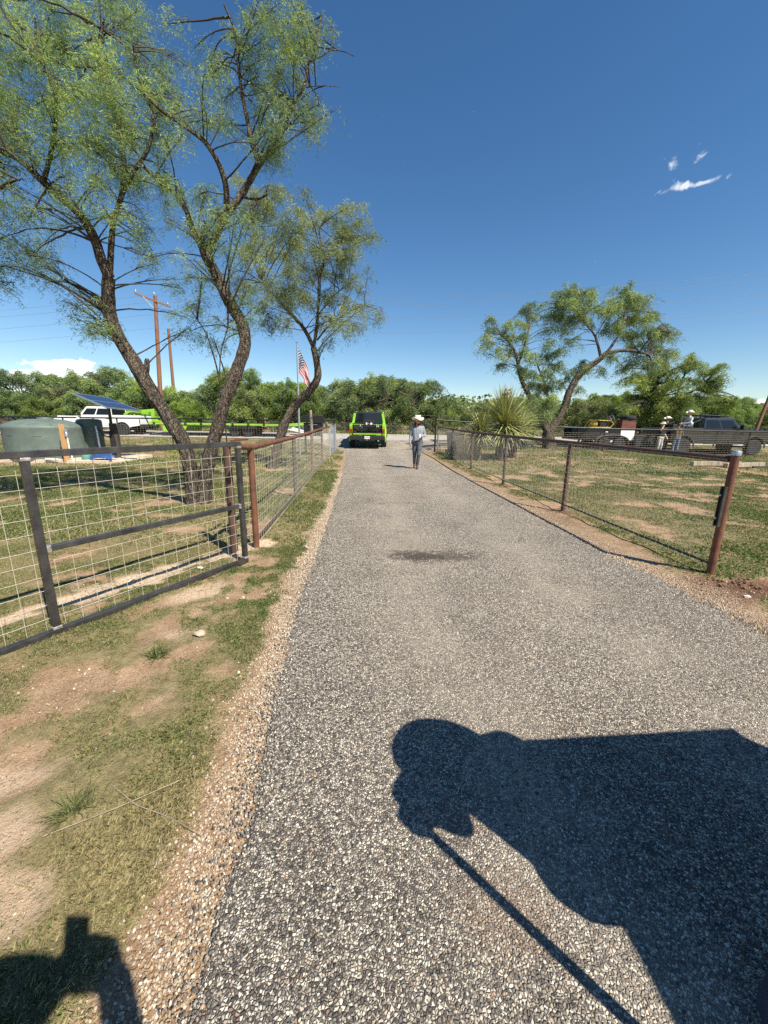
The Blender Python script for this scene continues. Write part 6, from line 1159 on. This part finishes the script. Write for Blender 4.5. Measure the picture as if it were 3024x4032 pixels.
# ---- flagpole and flag
fp = thing('flagpole', 'galvanised flagpole behind the left fence, in front of the crooked mesquite', 'flagpole', (-3.72, 17.0, 0)); MB().tube([(0, 0, -.1), (0, 0, 1.3), (.02, 0, 4.74)], [.042, .040, .030], 12).build('pole', M['galv'], fp, smooth=True); MB().lathe([(.045, 0), (.05, .02), (.03, .05), (0, .06)], (.02, 0, 4.72), 14).build('cap', M['galv'], fp, smooth=True); MB().tube([(.045, -.04, 4.6), (.05, -.05, 3.0), (.04, -.045, 1.1)], .004, 4).build('halyard', M['pvc'], fp)
m = bpy.data.materials.new('flag_cloth'); m.use_nodes = True; t = NT(m.node_tree); M['flag'] = m
fu, fv = t.attr('fu'), t.attr('fv')
st = t.m('GREATER_THAN', t.m('MODULO', t.m('MULTIPLY', fv, 6.5), 1.0), .5); c = t.mix(st, (.60, .022, .035), (.82, .80, .78))
can_ = t.m('MULTIPLY', t.m('LESS_THAN', fu, .40), t.m('LESS_THAN', fv, 7 / 13)); c = t.mix(can_, c, (.018, .03, .11))
su = t.m('MULTIPLY', fu, 5.5 / .40); sv = t.m('MULTIPLY', fv, 4.5 * 13 / 7)
def starf(o1, o2):
    a = t.m('SUBTRACT', t.m('FRACT', t.m('ADD', su, o1)), .5); b_ = t.m('SUBTRACT', t.m('FRACT', t.m('ADD', sv, o2)), .5)
    return t.m('LESS_THAN', t.m('SQRT', t.m('ADD', t.m('MULTIPLY', a, a), t.m('MULTIPLY', b_, b_))), .24)
stars = t.m('MULTIPLY', t.m('MAXIMUM', starf(0, 0), starf(.5, .5)), can_); c = t.mix(stars, c, (.82, .82, .82))
d = t.n('ShaderNodeBsdfDiffuse', {'Color': c}); tr2 = t.n('ShaderNodeBsdfTranslucent', {'Color': c}); t.n('ShaderNodeOutputMaterial', {'Surface': t.n('ShaderNodeMixShader', {0: .25, 1: d.outputs[0], 2: tr2.outputs[0]}).outputs[0]})
nu, nv = 60, 30; FV = []; FU_ = []; FVV = []
for i in range(nu):
    u = i / (nu - 1)
    for j in range(nv):
        v = j / (nv - 1); ph = 5.2 * u + 1.7 * v
        x = .05 + u * (.62 - .10 * v) - .10 * u * u * (1 - v); z = 4.55 - v * .98 * (1 - .55 * u) - u * 1.28 - .12 * u * u
        y = -.02 + .11 * math.sin(ph * 2.1 + 1) * min(1, u * 3) + .05 * math.sin(v * 9 + u * 3) * u; x += .05 * math.sin(v * 8 + u * 5) * u
        FV.append((x, y, z)); FU_.append(u); FVV.append(v)
fl_ = mesh_np('flag', FV, [(i * nv + j, (i + 1) * nv + j, (i + 1) * nv + j + 1, i * nv + j + 1) for i in range(nu - 1) for j in range(nv - 1)], M['flag'], None, smooth=True, attrs={'fu': FU_, 'fv': FVV}); fl_.location = (-3.70, 17.0, 0); tag(fl_, 'striped red, white and blue flag hanging limp from the flagpole', 'flag')
# ---- black lidded smoker box
sb = thing('barbecue_smoker', 'black steel smoker box with pitched lid on legs beside the flagpole', 'smoker', (-3.35, 18.35, 0), R(8))
MB().prism([(-.58, 1.52), (.58, 1.52), (.44, 1.84), (-.44, 1.84)], -.36, .36).build('lid', M['black_paint'], sb, bevel=.012); MB().box((0, 0, 1.20), (.86, .58, .60)).build('fire_box', M['black_paint'], sb, bevel=.01)
for sx_ in (-1, 1):
    for sy_ in (-1, 1): MB().bar((sx_ * .38, sy_ * .24, 0), (sx_ * .38, sy_ * .24, .92), .05).build('leg', M['black_paint'], sb)
MB().box((0, -.02, .5), (.74, .46, .03)).build('shelf', M['black_paint'], sb); MB().tube([(-.2, -.31, 1.42), (-.2, -.36, 1.42), (.2, -.36, 1.42), (.2, -.31, 1.42)], .012, 6).build('handle', M['galv'], sb)
gp_ = tag(MB().tube([(-2.83, 15.2, -.1), (-2.84, 15.2, 1.0), (-2.87, 15.2, 1.98)], [.06, .058, .05], 12).build('wooden_post', M['wood_grey'], None, smooth=True), 'weathered grey wooden post sticking up behind the left pipe fence', 'post')
# ---- wheeled bins
def bin_(label, loc, rz, mk):
    b = thing('wheeled_bin', label, 'bin', loc, rz, None); bm_ = MB(); lo = [(-.22, -.25), (.22, -.25), (.22, .22), (-.22, .22)]; hi = [(-.29, -.34), (.29, -.34), (.29, .30), (-.29, .30)]
    bm_.add([(x, y, .08) for x, y in lo] + [(x, y, .98) for x, y in hi], [(3, 2, 1, 0), (4, 5, 6, 7), (0, 1, 5, 4), (1, 2, 6, 5), (2, 3, 7, 6), (3, 0, 4, 7)]).build('bin_body', M[mk], b, bevel=.03, seg=3)
    MB().box((0, -.02, 1.02), (.64, .70, .06)).build('lid', M[mk], b, bevel=.02, seg=3); MB().tube([(-.27, .36, .95), (-.27, .42, .93), (.27, .42, .93), (.27, .36, .95)], .016, 6).build('handle', M[mk], b)
    for s in (-1, 1): MB().lathe([(.04, -.03), (.12, -.03), (.13, 0), (.12, .03), (.04, .03)], (s * .27, .24, .13), 18, Matrix.Rotation(R(90), 3, 'Y')).build('wheel', M['tyre'], b, smooth=True)
    return b
M['bin_tan'] = mat('tan_plastic', (.40, .27, .17), .6, 0, .1, 4); M['bin_grey'] = mat('slate_grey_plastic', (.07, .085, .10), .6, 0, .1, 4)
bin_('tan wheeled bin standing behind the right pipe fence by the yuccas', (3.62, 18.0, hz1(3.6, 18)), R(25), 'bin_tan'); bin_('slate grey wheeled bin behind the tan bin near the corner post', (3.35, 18.9, hz1(3.3, 18.9)), R(20), 'bin_grey')
# ---- yuccas
M['yucca'] = None
m = bpy.data.materials.new('yucca_blade'); m.use_nodes = True; t = NT(m.node_tree); M['yucca'] = m
c = t.mix(t.attr('tint'), (.085, .11, .04, 1), (.50, .51, .19, 1)); p = t.n('ShaderNodeBsdfPrincipled', {'Base Color': c, 'Roughness': .45}); t.n('ShaderNodeOutputMaterial', {'Surface': p.outputs[0]})
M['yucca_trunk'] = mat('shaggy_yucca_trunk', (.11, .08, .055), .95, 0, .5, 14, .8, 30)
def yucca(label, base, lean, th, heads, seed):
    y_ = thing('yucca', label, 'yucca', base, 0, None); st = np.random.default_rng(seed)
    for (hx, hy, hzz, Lb, nb) in heads:
        P, rr = smooth_path([(0, 0, -.1), (hx * .35, hy * .35, hzz * .4), (hx * .8, hy * .8, hzz * .75), (hx, hy, hzz)], (th, th * .85), .06); Vt, Ft = tube_np(P, rr, 14, .5, seed * 1.3, 16); mesh_np('trunk', Vt, Ft, M['yucca_trunk'], y_, smooth=False)
        # dead skirt leaves and live blades
        for nm, cnt, e0, e1, tb0, ln in (('blades', nb, -.55, 1.45, .55, Lb), ('dead_skirt', nb // 3, -1.45, -.5, -1, Lb * .6)):
            a = st.random(cnt) * 6.283; e = e0 + (e1 - e0) * st.random(cnt) ** (.8 if tb0 > 0 else 1); L_ = ln * st.uniform(.75, 1.1, cnt); d = np.c_[np.cos(a) * np.cos(e), np.sin(a) * np.cos(e), np.sin(e)]
            side = np.c_[-np.sin(a), np.cos(a), np.zeros(cnt)]; o_ = np.array([hx, hy, hzz - .05]) + d * .06 + np.c_[np.zeros(cnt), np.zeros(cnt), st.uniform(-.22, .05, cnt)]
            w_ = .022; up_ = np.cross(side, d); V = []
            for u, ww, sg in ((0, .8, 0), (.35, 1.0, .0), (.7, .75, .03), (1.0, .04, .10)):
                c_ = o_ + d * (L_ * u)[:, None] - np.array([0, 0, 1]) * (L_ * sg * np.cos(e))[:, None]; V += [c_ - side * w_ * ww, c_ + up_ * w_ * -.35 * ww, c_ + side * w_ * ww]
            V = np.stack(V, 1); b = np.arange(cnt)[:, None] * 12; F = []
            for k in range(3):
                for j in range(2): F.append(np.c_[b + k * 3 + j, b + k * 3 + j + 1, b + k * 3 + j + 4, b + k * 3 + j + 3])
            tv = np.clip(st.normal(.55, .25, cnt), 0, 1) if tb0 > 0 else np.full(cnt, .25)
            mesh_np(nm, V.reshape(-1, 3), np.concatenate(F), M['yucca'] if tb0 > 0 else M['wood_grey'], y_, attrs={'tint': np.repeat(tv, 12)})
    return y_
yu = yucca('tall yucca with the biggest burst of stiff yellow-green blades behind the right fence', (4.75, 16.2, hz1(4.75, 16.2)), 0, .17, [(.15, 0, 1.52, 1.62, 420)], 3)
MB().tube([(.15, 0, 1.4), (.12, 0, 2.1), (.17, 0, 2.75)], [.04, .035, .02], 8).build('flower_stalk', M['wood_grey'], yu, smooth=True)
fm = MB()
for k in range(60): a = random.random() * 6.28; zz = 2.2 + random.random() * .65; rr = .10 + .04 * random.random(); fm.box((.15 + rr * math.cos(a), rr * math.sin(a), zz), (.03, .03, .06), Matrix.Rotation(random.random() * 3, 3, 'X'))
tag(fm.build('dry_flower_head', mat('dry_flowers', (.30, .20, .13), .9, 0, .3, 20), yu), kind='stuff')
yucca('smaller yucca with thinner blades standing nearer the drive', (3.75, 15.8, hz1(3.75, 15.8)), 0, .14, [(.12, .0, 1.30, .85, 200), (-.1, .3, 1.0, .65, 100)], 4)
yucca('third yucca whose low blades fan out beyond the tall one', (5.55, 17.0, hz1(5.5, 17)), 0, .16, [(.12, 0, 1.25, 1.2, 200)], 5)
# ---- utility poles and wires
def upole(label, base, top, arm):
    p_ = thing('utility_pole', label, 'utility pole', base, 0, 'wooden utility poles'); T_ = V3(top) - V3(base)
    MB().tube([(0, 0, -.3), T_ * .5, T_], [.19, .165, .13], 14).build('shaft', M['pole_wood'], p_, smooth=True)
    if arm:
        c = T_ * .965; a = V3((-1.30, -.4, .42)); b_ = V3((1.05, .4, -.34)); MB().bar(c + a + V3((0, -.17, 0)), c + b_ + V3((0, -.17, 0)), .12, .13).build('cross_arm', M['pole_wood'], p_, bevel=.01)
        for q in (a * .92, b_ * .85, V3((0.05, 0, .32))): MB().lathe([(.02, 0), (.03, .06), (.075, .08), (.06, .13), (.07, .17), (.05, .22), (0, .24)], c + q + V3((0, -.17, .06)), 12).build('insulator', M['galv'], p_, smooth=True)
        MB().bar(c + a * .55 + V3((0, -.25, 0)), T_ * .9, .03, .05).build('brace', M['galv'], p_); MB().bar(c + b_ * .55 + V3((0, -.25, 0)), T_ * .9, .03, .05).build('brace', M['galv'], p_)
        MB().tube([T_ * .8, T_ * .8 + V3((-.35, -.2, 0))], .02, 6).build('bracket', M['galv'], p_)
    return p_
upole('brown utility pole with a tilted cross-arm seen between the big trunks', (-19.55, 34.4, hz1(-19, 34.4)), (-18.9, 34.4, 11.3), True)
upole('plain thinner utility pole standing farther back beside the first', (-24.4, 46.0, .3), (-24.2, 46.0, 11.3), False)
tag(MB().tube([(33.6, 36, .2), (34.6, 36, 6.0)], [.15, .12], 10).build('leaning_pole', M['pole_wood'], None, smooth=True), 'leaning brown pole at the right edge behind the dark pickup', 'pole')
for i, (z0, z1, z2, dy, lab) in enumerate(((11.3, 10.9, 12.0, 0, 'topmost of the thin power lines crossing the sky'), (10.95, 10.6, 11.7, .5, 'second power line from the top crossing the sky'), (9.9, 9.7, 10.8, .2, 'third power line from the top crossing the sky'), (8.9, 8.6, 9.8, .3, 'lowest of the thin power lines crossing the sky'))):
    pts = []
    for k in range(41):
        u = k / 40; x = -60 + 110 * u; yy = 38 - 12 * u + dy; z = (z0 - 1.0) + (z2 - z0 + 1.0) * u + .9 * (abs(math.sin((x + 18.9) / 46 * math.pi)) * -1 + .2); pts.append((x, yy, z))
    tag(MB().tube(pts, .009, 4).build('power_line', mat('dull_cable', (.22, .24, .26), .6), None), lab, 'power line', 'power lines')
# ---- timbers and tyre iron on the right lawn
for nm, lab, a, b_, w_ in (('timber', 'squared pale timber lying on the lawn behind the capped post', (11.9, 15.0, .13), (14.1, 15.4, .13), .16), ('timber', 'darker short timber lying beside the long pale one', (13.0, 14.75, .12), (15.2, 15.55, .12), .16), ('timber', 'thin plank lying on the lawn right of the timbers', (14.3, 15.0, .06), (16.2, 15.3, .06), .09)):
    zg = hz1((a[0] + b_[0]) / 2, 15.2); tag(MB().bar(V3(a) + V3((0, 0, zg)), V3(b_) + V3((0, 0, zg)), w_, w_).build(nm, M['wood_grey' if 'pale' in lab else 'old_post'], None, bevel=.01), lab, 'timber')
# ---- far left rusty container, loose rocks, dry sticks
rc = thing('rusty_shed', 'low rusty brown shed half hidden by brush at the far left', 'shed', (-36.2, 37.0, hz1(-33, 36))); MB().box((0, 0, .55), (2.2, 1.6, 1.0)).build('wall', M['rust_dark'], rc, bevel=.02); MB().box((0, 0, 1.10), (2.4, 1.8, .08)).build('roof', M['rust_grey'], rc, bevel=.02); MB().box((.5, -.82, .5), (.7, .04, .9)).build('door', M['rust'], rc)
def rock(label, loc, s, mk, sd):
    bm = bmesh.new(); bmesh.ops.create_icosphere(bm, subdivisions=2, radius=1.0)
    for v in bm.verts: k = .55 + .9 * float(vnoise(v.co.x * 2.3 + sd * 5.1, v.co.y * 2.3, v.co.z * 2.3)); v.co = Vector((v.co.x * s * k * 1.2, v.co.y * s * k * .85, v.co.z * s * k * .55))
    me = bpy.data.meshes.new('rock'); bm.to_mesh(me); bm.free(); me.materials.append(mk); o = link(bpy.data.objects.new('rock', me)); o.location = loc; return tag(o, label, 'rock')
M['rock'] = mat('tan_rock', (.44, .34, .25), .9, 0, .3, 20, .4, 60); M['rock_w'] = mat('white_rock', (.68, .62, .52), .9, 0, .2, 20, .4, 60)
rock('fist-sized tan rock alone on the grass below the gate', (-1.33, 2.53, .035), .035, M['rock'], 1); rock('white rock under the bottom rail of the gate', (-2.05, 3.25, .012), .022, M['rock_w'], 2); rock('flat white stone inside the gate near the hinge end', (-1.95, 3.85, .012), .028, M['rock_w'], 3); rock('small white stone on the sandy soil inside the gate', (-2.45, 3.5, .012), .024, M['rock_w'], 4)
rock('white stone on the dug soil below the capped post', (3.42, 3.35, .014), .024, M['rock_w'], 5); rock('white stone on the dug soil right of the capped post', (3.95, 3.55, .02), .03, M['rock_w'], 6); rock('pale stone on the drive edge beside the rusty post', (-.98, 4.6, .02), .03, M['rock'], 7)
for k, (pts, lab) in enumerate((([(-1.14, 1.33, .03), (-.98, 1.24, .035), (-.83, 1.20, .03), (-.66, 1.13, .03)], 'thin dry twig lying across the pebbles at the edge of the drive'), ([(-1.25, 1.12, .03), (-1.05, 1.22, .04), (-.86, 1.36, .03)], 'long grass stalk lying on the grass left of the dry twig'))):
    tag(MB().tube(pts, [.0020, .0018, .0015, .001][:len(pts)], 5).build('twig', M['wood_grey'], None), lab, 'twig')
# tuft of longer grass below the gate
def tuft(label, loc, n, L):
    a = rng.random(n) * 6.283; e = rng.uniform(.3, 1.3, n); l = L * rng.uniform(.5, 1.1, n); o_ = np.c_[rng.normal(0, .02, n), rng.normal(0, .02, n), np.zeros(n)]; d = np.c_[np.cos(a) * np.cos(e), np.sin(a) * np.cos(e), np.sin(e)]; s = np.c_[-np.sin(a), np.cos(a), 0 * a] * .0022
    m1 = o_ + d * (l * .6)[:, None]; tp = o_ + d * l[:, None] - np.c_[0 * l, 0 * l, l * .18]; V = np.stack([o_ - s, o_ + s, m1 + s * .7, m1 - s * .7, tp], 1).reshape(-1, 3); b = np.arange(n) * 5
    F = np.concatenate([np.c_[b, b + 1, b + 2], np.c_[b, b + 2, b + 3], np.c_[b + 3, b + 2, b + 4]]); c = np.array([.15, .165, .068]) * rng.uniform(.7, 1.5, (n, 1)); o = mesh_np('grass_tuft', V, F, M['grass'], attrs={'col': np.repeat(c, 5, 0)}); o.location = loc; tag(o, label, 'grass tuft'); return o
tuft('spiky tuft of longer grass below the gate\'s middle upright', (-1.49, 2.28, .01), 160, .13); tuft('tuft of long flattened grass near the bottom left corner', (-1.22, 1.22, .01), 140, .12); tuft('tuft of coarse grass at the foot of the rusty post', (-1.42, 4.9, .01), 90, .10)
